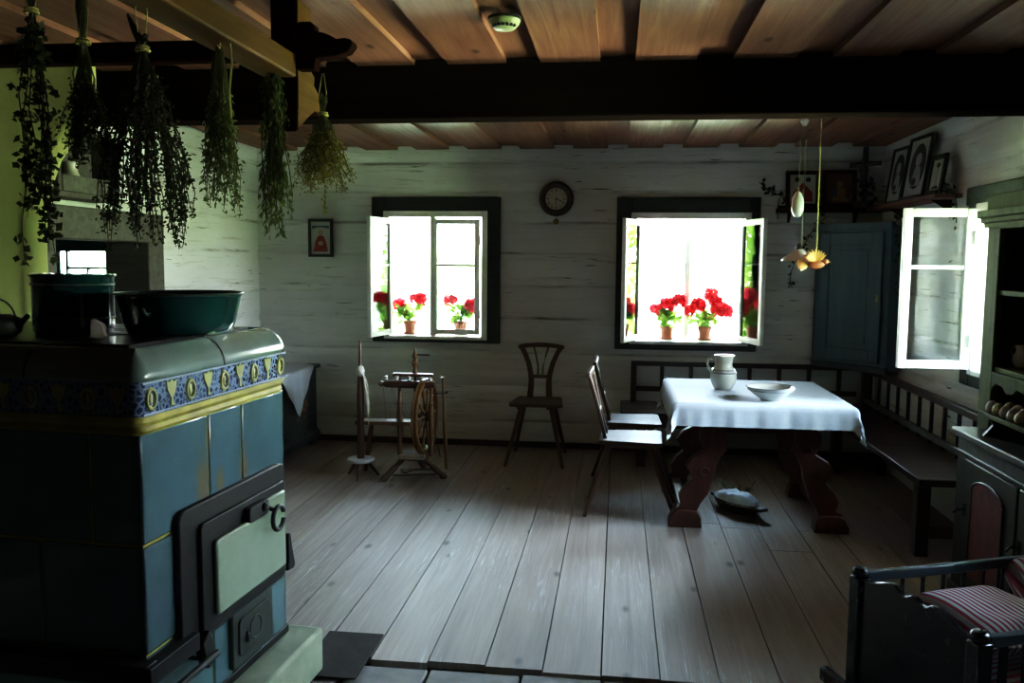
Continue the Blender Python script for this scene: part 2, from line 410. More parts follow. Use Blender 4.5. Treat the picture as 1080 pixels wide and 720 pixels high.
# ------------------------------------------------------------------ room shell
XL, XR, YB, YN, ZC = -3.07, 2.05, 7.055, -3.2, 2.47
WT = .26
SEAMS = [.21, .52, .80, 1.07, 1.35, 1.62, 1.87, 2.13, 2.36]
def seam_val(u, z):
    best = 9
    for k, s in enumerate(SEAMS):
        zz = s + .022 * noise.noise((u * .7, k * 3.1, 1.7)) + .008 * noise.noise((u * 4, k * 2.1, .3))
        best = min(best, abs(z - zz))
    return best
def log_wall(name, u0, u1, holes, to3, label, du=.03, dz=.018):
    """holes in (u0,u1,z0,z1); to3(u, z, d) -> point, d = depth into the room"""
    us = sorted(set([u0, u1] + [h[i] for h in holes for i in (0, 1)] + [u0 + i * du for i in range(1, int((u1 - u0) / du))]))
    zs = sorted(set([0, ZC + .06] + [h[i] for h in holes for i in (2, 3)] + [i * dz for i in range(1, int((ZC + .06) / dz))]))
    vid = {}; vs = []; sv = []; fs = []
    def vert(i, j):
        if (i, j) in vid: return vid[i, j]
        u, z = us[i], zs[j]; d = seam_val(u, z)
        prof = min(1, d / .06) ** .5
        disp = .016 * (prof - 1) + .006 * noise.noise((u * 1.3, z * 4, name.count('l') * 5.)) + .004 * noise.noise((u * 3, z * 18, 2.))
        vid[i, j] = len(vs); vs.append(to3(u, z, disp)); sv.append(max(0, 1 - d / .011)); return vid[i, j]
    for i in range(len(us) - 1):
        for j in range(len(zs) - 1):
            uc = (us[i] + us[i + 1]) / 2; zc = (zs[j] + zs[j + 1]) / 2
            if any(h[0] < uc < h[1] and h[2] < zc < h[3] for h in holes): continue
            fs.append((vert(i, j), vert(i + 1, j), vert(i + 1, j + 1), vert(i, j + 1)))
    mb = MB(); mb.v = vs; mb.f = fs
    # reveals and outer skin
    D = -WT
    for h in holes:
        for p, q in (((h[0], h[2]), (h[1], h[2])), ((h[1], h[2]), (h[1], h[3])), ((h[1], h[3]), (h[0], h[3])), ((h[0], h[3]), (h[0], h[2]))):
            mb.add([to3(p[0], p[1], -.004), to3(q[0], q[1], -.004), to3(q[0], q[1], D), to3(p[0], p[1], D)], [(0, 1, 2, 3)])
    uu = sorted(set([u0 - .2, u1 + .2] + [h[i] for h in holes for i in (0, 1)])); zz = sorted(set([-.1, ZC + .2] + [h[i] for h in holes for i in (2, 3)]))
    for i in range(len(uu) - 1):
        for j in range(len(zz) - 1):
            uc = (uu[i] + uu[i + 1]) / 2; zc = (zz[j] + zz[j + 1]) / 2
            if any(h[0] < uc < h[1] and h[2] < zc < h[3] for h in holes): continue
            mb.add([to3(x, y, D) for x, y in ((uu[i], zz[j]), (uu[i + 1], zz[j]), (uu[i + 1], zz[j + 1]), (uu[i], zz[j + 1]))], [(0, 1, 2, 3)])
    o = mb.build(name, M_wall)
    at = o.data.attributes.new('seam', 'FLOAT', 'POINT')
    vals = sv + [0.] * (len(o.data.vertices) - len(sv)); at.data.foreach_set('value', vals)
    return tag(o, label, 'wall', kind='structure')

W1 = (-1.946, -1.088, .905, 1.955)     # x0 x1 z0 z1 openings in the far wall
W2 = (.110, 1.035, .900, 1.945)
WR = (4.16, 5.16, .93, 1.90)           # right wall, y0 y1
DL = (4.30, 5.25, 0, 1.66)             # doorway in left wall
log_wall('wall_far', XL - .06, XR + .06, [W1, W2], lambda u, z, d: (u, YB - d, z), 'whitewashed log wall with the two flower windows')
YS = 1.9
log_wall('wall_left', YS, YB + .06, [DL], lambda u, z, d: (XL + d, u, z), 'whitewashed log wall with the low doorway behind the stove')
WN = (2.56, 2.98, 1.12, 1.72)           # a second side window just out of the picture
log_wall('wall_right', YS, YB + .06, [WN, WR], lambda u, z, d: (XR - d, u, z), 'whitewashed log wall behind the dresser and long bench')
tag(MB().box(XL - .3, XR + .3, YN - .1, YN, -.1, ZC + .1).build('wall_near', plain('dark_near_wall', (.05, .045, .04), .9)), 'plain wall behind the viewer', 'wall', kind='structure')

dk = plain('dark_near_wall', (.05, .045, .04), .9)  # near walls are out of view, darkened to keep bounce off the stove front
tag(MB().box(XL - .26, XL, YN, YS, 0, ZC + .05).build('wall_left_near', dk), 'unseen near wall on the left, darkened to cut bounce light', 'wall', kind='structure')
tag(MB().box(XR, XR + .26, YN, YS, 0, ZC + .05).build('wall_right_near', dk), 'unseen near wall on the right, darkened to cut bounce light', 'wall', kind='structure')
# floor boards
edges = [-1.38, -1.149, -.933, -.706, -.479, -.256, -.034, .188, .408, .634, .852, 1.08, 1.29, 1.52, 1.75, 2.06]
left = [-3.08, -2.86, -2.63, -2.42, -2.18, -1.97, -1.76, -1.58]
E_ = left + edges
mb = MB(); g = .004
for i in range(len(E_) - 1):
    x0, x1 = E_[i] + g / 2 * rnd(.6, 1.6), E_[i + 1] - g / 2 * rnd(.6, 1.6)
    y0 = 3.12 + rnd(-.02, .02); y1 = 7.07; dz = rnd(-.003, .001)
    cut = rnd(4.2, 6.2) if random.random() < .35 else None
    for s0, s1 in (((y0, cut - .002), (cut + .002, y1)) if cut else ((y0, y1),)):
        mb.box(x0, x1, s0, s1, -.03, dz)
fl = tag(mb.build('floor', M_floor, smooth=False), 'grey worn wide floor boards running to the windows', 'floor', kind='structure')
mb = MB()
rows = [3.10, 2.86, 2.60, 2.36, 2.1, 1.8, 1.5, 1.1, .6, 0, -.8, -1.6, -2.4, -3.2]
for i in range(len(rows) - 1):
    x = -3.07 + rnd(0, .3)
    while x < 2.05:
        w = rnd(.28, .5); mb.box(x + .006, min(x + w, 2.06) - .006, rows[i + 1] + .006, rows[i] - .006, -.06, -.012 + rnd(-.006, .004)); x += w
mb2 = MB().box(-3.3, 2.3, -3.4, 7.3, -.2, -.035)
tag(mb.build('floor_paving', M_flag, bevel=.006), 'grey stone paving in front of the floor boards', 'floor', kind='structure')
tag(mb2.build('floor_base', plain('joint_dirt', (.012, .011, .01), .9)), 'dark bed beneath boards and paving', 'floor', kind='structure')

# ceiling: upper slab plus lower boards
mb = MB()
x = .06 - .435 * 8
ed = []
while x < XR + .2:
    mb.box(max(x, XL - .05), min(x + .275, XR + .05), YN, YB + .1, ZC, ZC + .028); ed.append(x); x += .435
x = .06 - .435 * 8 + .2
while x < XR + .3:
    mb.box(max(x, XL - .08), min(x + .30, XR + .08), YN, YB + .12, ZC + .029, ZC + .055); x += .435
mb.box(XL - .3, XR + .3, YN - .1, YB + .3, ZC + .06, ZC + .2)
tag(mb.build('ceiling', M_ceil, smooth=False), 'brown lapped board ceiling', 'ceiling', kind='structure')
tag(MB().box(XL - .03, XR + .03, 4.04, 4.20, 2.225, ZC + .02).build('ceiling_beam', M_beam, bevel=.012), 'heavy black beam across the ceiling', 'beam', kind='structure')
tag(MB().box(XL - .03, XR + .03, 1.70, 1.92, 2.16, ZC + .02).build('ceiling_beam', M_beam, bevel=.012), 'unseen black beam added overhead to block ceiling light', 'beam', kind='structure')  # added out of view to keep light off the near ceiling
# skirting
tag(MB().box(XL + .012, XR - .02, YB - .035, YB - .012, 0, .05).build('baseboard_far', M_bench), 'dark skirting strip under the windows', 'baseboard', kind='structure')

# chimney breast
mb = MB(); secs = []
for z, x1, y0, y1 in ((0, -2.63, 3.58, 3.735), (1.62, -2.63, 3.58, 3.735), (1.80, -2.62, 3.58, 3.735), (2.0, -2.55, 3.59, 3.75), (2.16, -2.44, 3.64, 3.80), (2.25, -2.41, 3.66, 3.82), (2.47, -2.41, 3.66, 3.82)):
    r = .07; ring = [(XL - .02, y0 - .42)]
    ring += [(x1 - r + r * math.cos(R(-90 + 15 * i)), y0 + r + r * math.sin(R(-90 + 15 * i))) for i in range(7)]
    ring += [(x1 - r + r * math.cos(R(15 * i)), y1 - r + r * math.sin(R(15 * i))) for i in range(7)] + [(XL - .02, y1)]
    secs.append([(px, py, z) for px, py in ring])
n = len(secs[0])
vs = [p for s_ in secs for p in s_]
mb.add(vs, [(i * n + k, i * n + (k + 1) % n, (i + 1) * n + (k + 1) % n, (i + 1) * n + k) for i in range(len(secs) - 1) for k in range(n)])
tag(mb.build('chimney_breast', M_plaster, ang=50), 'plastered chimney breast behind the stove, tinted with green bounce light', 'chimney', kind='structure')

# ------------------------------------------------------------------ windows
def ring_xz(mb, x0, x1, z0, z1, w, y0, y1, wb=None, wt=None):
    wb = w if wb is None else wb; wt = w if wt is None else wt
    mb.box(x0, x0 + w, y0, y1, z0, z1).box(x1 - w, x1, y0, y1, z0, z1)
    mb.box(x0 + w, x1 - w, y0, y1, z1 - wt, z1).box(x0 + w, x1 - w, y0, y1, z0, z0 + wb); return mb
def casement(parent, w, h, loc, rz, sign, bars=(.62,), name='casement', stile=.045):
    """leaf in its XZ plane; local x from 0 (hinge) to sign*w, z from 0"""
    mb = MB(); x0, x1 = (0, w) if sign > 0 else (-w, 0)
    ring_xz(mb, x0, x1, 0, h, stile, -.016, .016)
    c = mb.build(name, M_white, parent, bevel=.004); c.location = loc; c.rotation_euler = (0, 0, rz)
    gb = MB()
    for bz in bars: gb.box(x0 + stile, x1 - stile, -.011, .011, h * bz - .011, h * bz + .011)
    gb.build('glazing_bar', M_white, c, bevel=.003)
    MB().box(x0 + stile - .004, x1 - stile + .004, -.0015, .0015, stile - .004, h - stile + .004).build('pane', M_glass, c, smooth=False)
    hb = MB()
    each([MB().box(-.008, .008, -.028, -.014, h * hz - .04, h * hz + .04) for hz in (.18, .82)], 'hinge', M_white, c, bevel=.003)
    return c
def window(name, W, label, trim, leaves):
    w = thing(name, label, 'window', kind='structure')
    x0, x1, z0, z1 = W
    T = MB(); y0, y1 = YB - .035, YB + .02
    a0, a1, b0, b1 = trim
    T.box(a0, x0 + .004, y0, y1, b0, b1).box(x1 - .004, a1, y0, y1, b0, b1).box(x0, x1, y0, y1, z1 - .004, b1).box(x0, x1, y0, y1, b0, z0 + .004)
    # rough hewn board edges
    T.build('trim', M_trim, w, bevel=.008)
    f = MB(); ring_xz(f, x0 - .012, x1 + .012, z0 - .01, z1 + .01, .05, YB - .045, YB + .03, .028)
    f.build('window_frame', M_white, w, bevel=.004)
    f = MB(); ring_xz(f, x0, x1, z0, z1, .028, YB + .17, YB + .22)
    xm = (x0 + x1) / 2
    hh = z0 + .62 * (z1 - z0)
    if name == 'window_2': f.box(xm - .022, xm + .022, YB + .165, YB + .225, z0 + .028, z1 - .028)
    if name == 'window_2': f.box(x0 + .028, xm - .02, YB + .185, YB + .205, hh - .008, hh + .008).box(xm + .02, x1 - .028, YB + .185, YB + .205, hh - .008, hh + .008)
    f.build('outer_frame', M_white, w, bevel=.004)
    MB().box(x0 + .045, x1 - .045, YB + .193, YB + .197, z0 + .045, z1 - .045).build('outer_pane', M_glass, w, smooth=False)
    MB().box(x0 - .0, x1 + .0, YB + .03, YB + .17, z0 - .02, z0 + .022).build('window_sill', M_white, w, bevel=.004)
    for lf in leaves: casement(w, *lf)
    return w
# window 1: left leaf swung into the room, right leaf closed
h1 = W1[3] - W1[2] - .085
window('window_1', W1, 'left window with its left casement swung open and two geraniums', (-2.06, -.970, .868, 2.080),
       [(.395, h1, (-1.892, YB - .05, W1[2] + .032), R(-101), 1, (.60,)),
        (.405, h1, (-1.142, YB - .012, W1[2] + .032), 0, -1, (.60,))])
w1 = bpy.data.objects['window_1']
MB().box(-1.560, -1.512, YB - .04, YB + .03, W1[2] + .02, W1[3] - .03).build('mullion', M_white, w1, bevel=.004)
h2 = W2[3] - W2[2] - .085
window('window_2', W2, 'right window with both casements open and two geraniums', (-.018, 1.115, .845, 2.078),
       [(.425, h2, (.165, YB - .05, W2[2] + .032), R(-107), 1, ()),
        (.425, h2, (.975, YB - .05, W2[2] + .032), R(105), -1, ())])
w2 = bpy.data.objects['window_2']
# right wall window
w3 = thing('window_3', 'side window above the long bench with its casement swung into the room', 'window', kind='structure')
y0, y1, z0, z1 = WR
T = MB(); xa, xb = XR - .04, XR + .02
T.box(xa, xb, y0 - .2, y1 + .17, z1 - .004, z1 + .10).box(xa, xb, y1 - .004, y1 + .13, z0 - .07, z1).box(xa, xb, y0 - .13, y0 + .004, z0 - .07, z1).box(xa, xb, y0, y1, z0 - .07, z0 + .004)
T.build('trim', M_trim, w3, bevel=.008)
f = MB(); w_ = .05
f.box(XR - .05, XR + .03, y0, y0 + w_, z0, z1).box(XR - .05, XR + .03, y1 - w_, y1, z0, z1).box(XR - .05, XR + .03, y0 + w_, y1 - w_, z1 - w_, z1).box(XR - .05, XR + .03, y0 + w_, y1 - w_, z0, z0 + .03)
f.build('window_frame', M_white, w3, bevel=.004)
f = MB(); xo = XR + .2
f.box(xo, xo + .04, y0, y0 + w_, z0, z1).box(xo, xo + .04, y1 - w_, y1, z0, z1).box(xo, xo + .04, y0 + w_, y1 - w_, z1 - w_, z1).box(xo, xo + .04, y0 + w_, y1 - w_, z0, z0 + .04).box(xo, xo + .04, (y0 + y1) / 2 - .025, (y0 + y1) / 2 + .025, z0, z1)
f.build('outer_frame', M_white, w3, bevel=.004)
MB().box(xo + .018, xo + .022, y0 + .04, y1 - .04, z0 + .04, z1 - .04).build('outer_pane', M_glass, w3, smooth=False)
MB().box(XR - .0, XR + .2, y0, y1, z0 - .02, z0 + .02).build('window_sill', M_white, w3, bevel=.004)
casement(w3, .385, .905, (XR - .075, 5.09, .965), R(1), -1, (.635,), stile=.048)

w4 = thing('window_4', 'second side window beside the cradle', 'window', kind='structure')
y0, y1, z0, z1 = WN
f = MB()
f.box(XR + .1, XR + .15, y0, y0 + .05, z0, z1).box(XR + .1, XR + .15, y1 - .05, y1, z0, z1).box(XR + .1, XR + .15, y0 + .05, y1 - .05, z1 - .05, z1).box(XR + .1, XR + .15, y0 + .05, y1 - .05, z0, z0 + .05)
f.build('window_frame', M_white, w4, bevel=.004)
# ------------------------------------------------------------------ doorway, hall and hall door
dw = thing('trim_1', 'grey timber frame around the low doorway in the left wall', 'door frame', kind='structure')
MB().box(XL - .02, XL + .055, 4.12, 5.42, 1.655, 1.84).build('lintel', M_grey, dw, bevel=.01)
each([MB().box(XL - .25, XL + .05, 5.235, 5.42, 0, 1.66), MB().box(XL - .25, XL + .05, 4.12, 4.31, 0, 1.66)], 'jamb', M_grey, dw, bevel=.01)
hall = MB()
hx0, hx1, hy0, hy1 = -6.2, XL - WT, 3.0, 7.3
hall.box(hx0 - .1, hx0, hy0, hy1, 0, 2.4).box(hx0, hx1, hy0 - .1, hy0, 0, 2.4).box(hx0, hx1, hy0, hy1, 2.3, 2.4).box(hx0, hx1, hy0, hy1, -.1, 0)
D0, D1 = -5.06, -4.30
hall.box(hx0, D0, hy1 - .1, hy1, 0, 2.4).box(D1, hx1 - .0, hy1 - .1, hy1, 0, 2.4).box(D0, D1, hy1 - .1, hy1, 1.76, 2.4)
tag(hall.build('wall_hall', plain('hall_plaster', (.10, .09, .075), .9), smooth=False), 'dark entrance hall seen through the low doorway', 'wall', kind='structure')
dr = thing('door_1', 'teal front door with bright panes seen through the low doorway', 'door', (0, 7.21, 0), kind='structure')
d = MB()
sx = [(-5.055, -5.005), (-4.955, -4.93), (-4.57, -4.545), (-4.49, -4.305)]
for u0, u1 in sx: d.box(u0, u1, -.025, .025, 1.395, 1.61)
d.box(D0 + .005, D1 - .005, -.025, .025, 1.61, 1.75).box(D0 + .005, D1 - .005, -.025, .025, .02, 1.395)
d.box(-4.93, -4.57, -.02, .02, 1.45, 1.472).box(-4.76, -4.74, -.02, .02, 1.395, 1.45)
d.build('door_leaf', M_door, dr, bevel=.003)
MB().box(-5.005, -4.49, -.004, .004, 1.395, 1.61).build('pane', M_glass, dr, smooth=False)
# niche shelf above doorway
ns = thing('wall_shelf', 'dark grey open wall box holding a jug, above the low doorway', 'shelf', (XL + .02, 4.16, 1.87))
s_ = MB(); s_.box(0, .16, 0, .55, 0, .03).box(0, .16, .52, .55, .03, .34).box(0, .16, 0, .03, .03, .34).box(0, .012, .03, .52, .03, .34).box(0, .16, 0, .55, .34, .365)
s_.build('shelf_box', M_grey, ns, bevel=.004)
MB().box(.14, .165, .03, .52, .03, .12).build('front_rail', M_grey, ns, bevel=.004)
def jug(name, label, loc, h, r, mat, cat='jug', rz=0, band=None):
    t = thing(name, label, cat, loc, rz)
    pr = [(.0, .002), (r * .62, 0), (r * .70, h * .03), (r * .95, h * .22), (r, h * .38), (r * .96, h * .5), (r * .78, h * .62), (r * .66, h * .70), (r * .66, h * .82), (r * .74, h * .97), (r * .76, h), (r * .70, h), (r * .60, h * .84), (r * .6, h * .7), (.0, h * .5)]
    MB().lathe(pr, 28).build('body', mat, t, ang=60)
    hd = [(-r * .66, 0, h * .86), (-r * .95, 0, h * .93), (-r * 1.18, 0, h * .86), (-r * 1.22, 0, h * .72), (-r * 1.08, 0, h * .58), (-r * .86, 0, h * .53)]
    MB().tube(hd, h * .038, 8).build('handle', mat, t)
    if band: MB().torus((0, 0, h * .5), r * .96, .004, 'Z', 28, 6).torus((0, 0, h * .58), r * .85, .003, 'Z', 28, 6).build('stripe', band, t)
    return t
jug('jug', 'small pale jug standing in the wall box above the doorway', (XL + .09, 4.40, 1.901), .17, .055, M_china)

# ------------------------------------------------------------------ tiled stove (local frame: y along its lit side, x out of that side)
st = thing('tiled_stove', 'large blue tiled kitchen stove with a fruit frieze and iron fire door', 'stove', (-1.264, 2.116, 0), R(-4.09))
L = .841; SW = 1.45
MB().box(-SW, -.006, .006, L - .004, .17, 1.10).build('core', M_grout, st)
tl = MB()
def tile_y(y0, y1, z0, z1): tl.box(-.03, .0, y0 + .004, y1 - .004, z0 + .004, z1 - .004)
def tile_x(x0, x1, z0, z1): tl.box(x0 + .004, x1 - .004, 0, .03, z0 + .004, z1 - .004)
for ys, z0, z1 in (([0, .338, .540, L + .004], .768, 1.082), ([0, .17, .505, L + .004], .458, .768), ([0, .338, .455, .64, L + .004], .17, .458)):
    for i in range(len(ys) - 1): tile_y(ys[i] + (0.0 if i else -.004), ys[i + 1], z0, z1)
for xs, z0, z1 in (([-SW, -1.15, -.82, -.49, -.157, .004], .768, 1.082), ([-SW, -1.31, -.98, -.65, -.32, .004], .458, .768), ([-SW, -1.15, -.82, -.49, -.157, .004], .17, .458)):
    for i in range(len(xs) - 1): tile_x(xs[i], xs[i + 1], z0, z1)
tl.box(-SW, 0, L - .02, L + .002, .17, 1.08)
tl.build('tile', M_tile, st, bevel=.006)
def sweep(prof, rc=.0):
    """profile (offset, z) swept round the three open sides, rounded corners"""
    mb = MB(); rows = []
    for off, z in prof:
        path = [(-SW, -off)]
        for (cx, cy, a0) in ((0, 0, -90), (0, L, 0)):
            r0 = .02 if cy == 0 else .05
            ccx = -r0; ccy = cy + (r0 if cy == 0 else -r0)
            for i in range(7):
                t = R(a0 + 15 * i); path.append((ccx + (r0 + off) * math.cos(t) if r0 + off > .001 else ccx + .001 * math.cos(t), ccy + max(r0 + off, .001) * math.sin(t)))
        path.append((-SW, L + off)); rows.append([(px, py, z) for px, py in path])
    n = len(rows[0]); vs = [p for r in rows for p in r]
    return mb.add(vs, [(i * n + k, i * n + k + 1, (i + 1) * n + k + 1, (i + 1) * n + k) for i in range(len(rows) - 1) for k in range(n - 1)])
sweep([(-.02, 1.078), (.010, 1.078), (.014, 1.088), (.010, 1.1), (.018, 1.112), (.018, 1.127), (-.02, 1.127)]).build('yellow_moulding', M_grout, st, ang=30)
sweep([(-.02, 1.127), (.012, 1.127), (.012, 1.222), (-.02, 1.222)]).build('frieze', M_frieze, st)
sweep([(.0, 1.222), (.022, 1.222), (.024, 1.23), (.022, 1.245), (.012, 1.268), (-.004, 1.288), (-.026, 1.303), (-.05, 1.309), (-.09, 1.310), (-.09, 1.29)]).build('rim_tile', M_rim, st, ang=60)
# joint lines in the rim
jb = MB()
for y in (.40,):
    pr = [(.0215, 1.222), (.0255, 1.23), (.0235, 1.245), (.0135, 1.268), (-.0025, 1.29), (-.0255, 1.3045), (-.05, 1.3105), (-.09, 1.3115)]
    for (o0, z0), (o1, z1) in zip(pr[:-1], pr[1:]): jb.bar((o0, y, z0), (o1, y, z1), .005, .002, (1, 0, 1))
jb.box(.012, .0135, .3985, .4035, 1.127, 1.222)
jb.build('joint', M_iron, st)
for x in (-.33, -.83):
    jb = MB()
    for (o0, z0), (o1, z1) in zip(pr[:-1], pr[1:]): jb.bar((x, -o0, z0), (x, -o1, z1), .005, .002, (0, -1, 1))
    jb.build('joint', M_iron, st)
# frieze ornaments: wreaths and goblets alternately
def wreath(c, ax):
    orn = MB(); orn.torus(c, .024, .006, ax, 20, 6, sx=.85, sy=1.1)
    orn.ell(c, (.003, .008, .017) if ax == 'X' else (.008, .003, .017), 8, 6); orn.build('wreath_ornament', M_yel, st, ang=50)
def goblet(c, ax):
    orn = MB()
    P = [(-.005, -.036), (.012, -.036), (.006, -.026), (.004, -.012), (.012, -.004), (.021, .014), (.024, .036), (.010, .030), (0, .038), (-.012, .030), (-.024, .036), (-.021, .012), (-.010, -.006), (-.003, -.014)]
    if ax == 'X': orn.prism([(c[1] + u_, c[2] + v_) for u_, v_ in P], 'YZ', c[0] - .002, c[0] + .003)
    else: orn.prism([(c[0] + u_, c[2] + v_) for u_, v_ in P], 'XZ', c[1] - .003, c[1] + .002)
    orn.build('goblet_ornament', M_yel, st, ang=50)
k = 0; y = .035
while y < L - .02:
    (wreath if k % 2 == 0 else goblet)((.0125, y, 1.172 + (0 if k % 2 == 0 else .004)), 'X'); k += 1; y += .095
k = 0; x = -.055
while x > -SW:
    (goblet if k % 2 == 0 else wreath)((x, -.0125, 1.174), 'Y'); k += 1; x -= .088
fl_ = MB()
fl_.box(.0125, .0145, 0, L, 1.129, 1.134).box(.0125, .0145, 0, L, 1.214, 1.219)
for k in range(60):
    y = rnd(.01, L - .01); z = rnd(1.14, 1.21); fl_.torus((.0125, y, z), rnd(.005, .011), .0016, 'X', 10, 4, rnd(0, 3), rnd(4, 6))
fl_.build('frieze_scroll', plain('frieze_pale_blue', (.15, .20, .27), .3), st)
# hob plate
MB().box(-SW, -.085, .085, L - .085, 1.27, 1.3125).build('hob_plate', M_hob, st, bevel=.003)
for hx, hy in ((-.42, .42), (-.95, .42)):
    MB().lathe([(0, 1.3145), (.058, 1.3145), (.06, 1.313), (.062, 1.3145), (.098, 1.3145), (.10, 1.313), (.102, 1.3145), (.138, 1.3145), (.142, 1.312)], 32, (hx, hy, 0)).build('hob_ring', M_iron, st)
# fire door
fd = MB().prism(rrect(.135, .80, .400, .825, .035), 'YZ', 0, .022).build('fire_door_frame', M_iron, st, bevel=.005)
MB().prism(rrect(.225, .775, .425, .765, .02), 'YZ', .022, .036).build('fire_door', M_iron, fd, bevel=.004)
MB().prism(rrect(.285, .745, .462, .700, .014), 'YZ', .036, .052).prism(rrect(.60, .745, .69, .738, .012), 'YZ', .036, .052).build('enamel_panel', M_cream, fd, bevel=.007, seg=3)
hb = MB(); hb.prism(rrect(.47, .60, .695, .745, .012), 'YZ', .036, .062)
hb.torus((.078, .635, .668), .040, .0085, 'X', 24, 8, R(20), R(345)).bar((.05, .61, .71), (.078, .615, .70), .014, .012)
hb.ell((.06, .565, .725), (.02, .018, .018)).build('door_latch', M_iron, fd, bevel=.002)
hk = MB().prism([(.80, .55), (.815, .555), (.828, .50), (.85, .43), (.84, .415), (.79, .42), (.80, .47)], 'YZ', .0, .035).build('door_stay', M_iron, fd, bevel=.004)
MB().prism([(.20, .41), (.235, .44), (.265, .38), (.255, .33), (.23, .32), (.21, .36)], 'YZ', .018, .05).build('hinge', M_iron, fd, bevel=.004)
ad = MB().prism(rrect(.425, .70, .212, .402, .012), 'YZ', .0, .018).build('ash_door', M_ash, st, bevel=.004)
MB().prism(rrect(.455, .665, .245, .372, .02), 'YZ', .018, .026).torus((.026, .56, .31), .038, .004, 'X', 20, 6).ell((.03, .50, .30), (.008, .01, .02)).build('ash_door_boss', M_ash, ad, bevel=.003)
# guard rail with slab round the hob foot
rl = MB(); rl.box(-SW, .03, -.05, .0, .395, .455).box(.0, .045, -.05, .19, .40, .452)
rl.tube([(-SW, -.075, .36), (.05, -.075, .36), (.066, -.06, .36), (.066, .25, .365)], .011, 8)
rl.tube([(.0, .2, .365), (.066, .2, .365)], .007).build('guard_rail', M_iron, st, bevel=.003)
MB().box(-SW - .0, .006, -.006, L + .006, .165, .195).build('base_strip', M_iron, st, bevel=.003)
MB().box(-SW, .118, -.012, .905, 0, .168).build('plinth', M_plinth, st, bevel=.014, seg=3)
tag(MB().box(-1.17, -.937, 2.945, 3.33, .0, .006).build('hearth_plate', plain('rusty_plate', (.035, .029, .026), .8, .3, 12, spec=.15), bevel=.002), 'dark iron plate on the floor beside the stove plinth', 'hearth plate')

# things on the stove, all resting on z 1.3125
ZT = 1.3125
bs = thing('enamel_basin', 'wide teal enamel basin near the lit edge of the stove', 'basin', (-1.40, 2.60, ZT))
MB().lathe([(.145, 0), (.158, .006), (.172, .04), (.188, .115), (.192, .124), (.196, .128), (.192, .131), (.186, .124), (.168, .045), (.15, .012), (0, .010)], 40).build('body', M_teal, bs, ang=60)
MB().torus((0, 0, .128), .193, .0045, 'Z', 40, 8).build('rim', M_teal_in, bs)
each([MB().torus((0, sgn * .19, .10), .03, .005, 'X', 14, 6, R(200), R(340)) for sgn in (-1, 1)], 'handle', M_teal_in, bs)
pt = thing('enamel_pot', 'tall dark teal enamel pot beside the wide basin', 'pot', (-1.735, 2.55, ZT))
MB().lathe([(.112, 0), (.118, .006), (.120, .03), (.120, .176), (.127, .182), (.127, .188), (.118, .188), (.115, .03), (0, .02)], 40).build('body', M_teal_d, pt, ang=60)
MB().torus((0, 0, .155), .1205, .003, 'Z', 40, 6).torus((0, 0, .05), .1205, .002, 'Z', 40, 6).build('band', plain('grey_band', (.10, .11, .09), .4), pt)
for an in (115, 295):
    q = R(an); MB().tube([(.12 * math.cos(q - .2), .12 * math.sin(q - .2), .14), (.16 * math.cos(q - .15), .16 * math.sin(q - .15), .145), (.16 * math.cos(q + .15), .16 * math.sin(q + .15), .145), (.12 * math.cos(q + .2), .12 * math.sin(q + .2), .14)], .006).build('handle', M_teal_d, pt)
kt = thing('iron_kettle', 'low dark kettle with a wire bail at the left of the stove top', 'kettle', (-1.86, 2.36, ZT))
MB().lathe([(.05, 0), (.066, .012), (.072, .035), (.064, .056), (.04, .066), (0, .067)], 24).build('body', M_iron, kt, ang=60)
MB().ell((0, 0, .074), (.012, .012, .01)).build('lid_knob', M_iron, kt)
MB().torus((0, 0, .05), .064, .003, 'Y', 20, 6, 0, PI).build('bail', M_ash, kt)
MB().tube([(.06, 0, .035), (.09, 0, .05), (.105, 0, .066)], [.014, .009, .007]).build('spout', M_iron, kt)
bx = thing('salt_box', 'small pale box standing between the pot and the basin', 'box', (-1.555, 2.40, ZT), R(20))
MB().prism([(-.022, 0), (.022, 0), (.016, .038), (-.012, .055), (-.018, .055)], 'XZ', -.018, .018).build('body', M_stone, bx, bevel=.003)
MB().box(-.024, .024, -.022, .022, 0, .006).build('foot', M_stone, bx, bevel=.001)

# ------------------------------------------------------------------ drying rack over the stove
rk = thing('drying_rack', 'wooden drying rack hung from the ceiling over the stove', 'rack', (-1.2, 3.07, ZC))
rl = lambda m: MB().add([(v[0] + 1.2, v[1] - 3.07, v[2] - ZC) for v in m.v], m.f)
post = MB().prism([(3.0, 2.475), (3.14, 2.475), (3.14, 2.245), (3.17, 2.235), (3.165, 2.20), (3.25, 2.165), (3.29, 2.13), (3.285, 2.105), (3.17, 2.105), (3.08, 2.06), (2.985, 2.005), (2.992, 2.1), (3.0, 2.2)], 'YZ', -1.247, -1.149)
rl(post).build('hanger_post', M_rack, rk, bevel=.006)
rl(MB().prism([(3.006, 2.47), (3.136, 2.47), (3.136, 2.245), (3.166, 2.232), (3.161, 2.20), (3.246, 2.163), (3.284, 2.13), (3.279, 2.11), (3.168, 2.11), (3.078, 2.066), (2.99, 2.012), (2.998, 2.1)], 'YZ', -1.149, -1.146)).build('lit_hanger_face', M_warmlit, rk)  # lit side of the dark post, painted as a thin orange facing
nose = [(-2.45, 2.25), (-1.135, 2.25), (-1.135, 2.215), (-1.065, 2.215), (-1.06, 2.25), (-.99, 2.258), (-.945, 2.27), (-.925, 2.295), (-.932, 2.312), (-.955, 2.318), (-.985, 2.315), (-1.01, 2.328), (-1.035, 2.338), (-1.062, 2.34), (-1.068, 2.368), (-1.08, 2.375), (-1.12, 2.375), (-1.135, 2.36), (-1.15, 2.322), (-2.45, 2.322)]
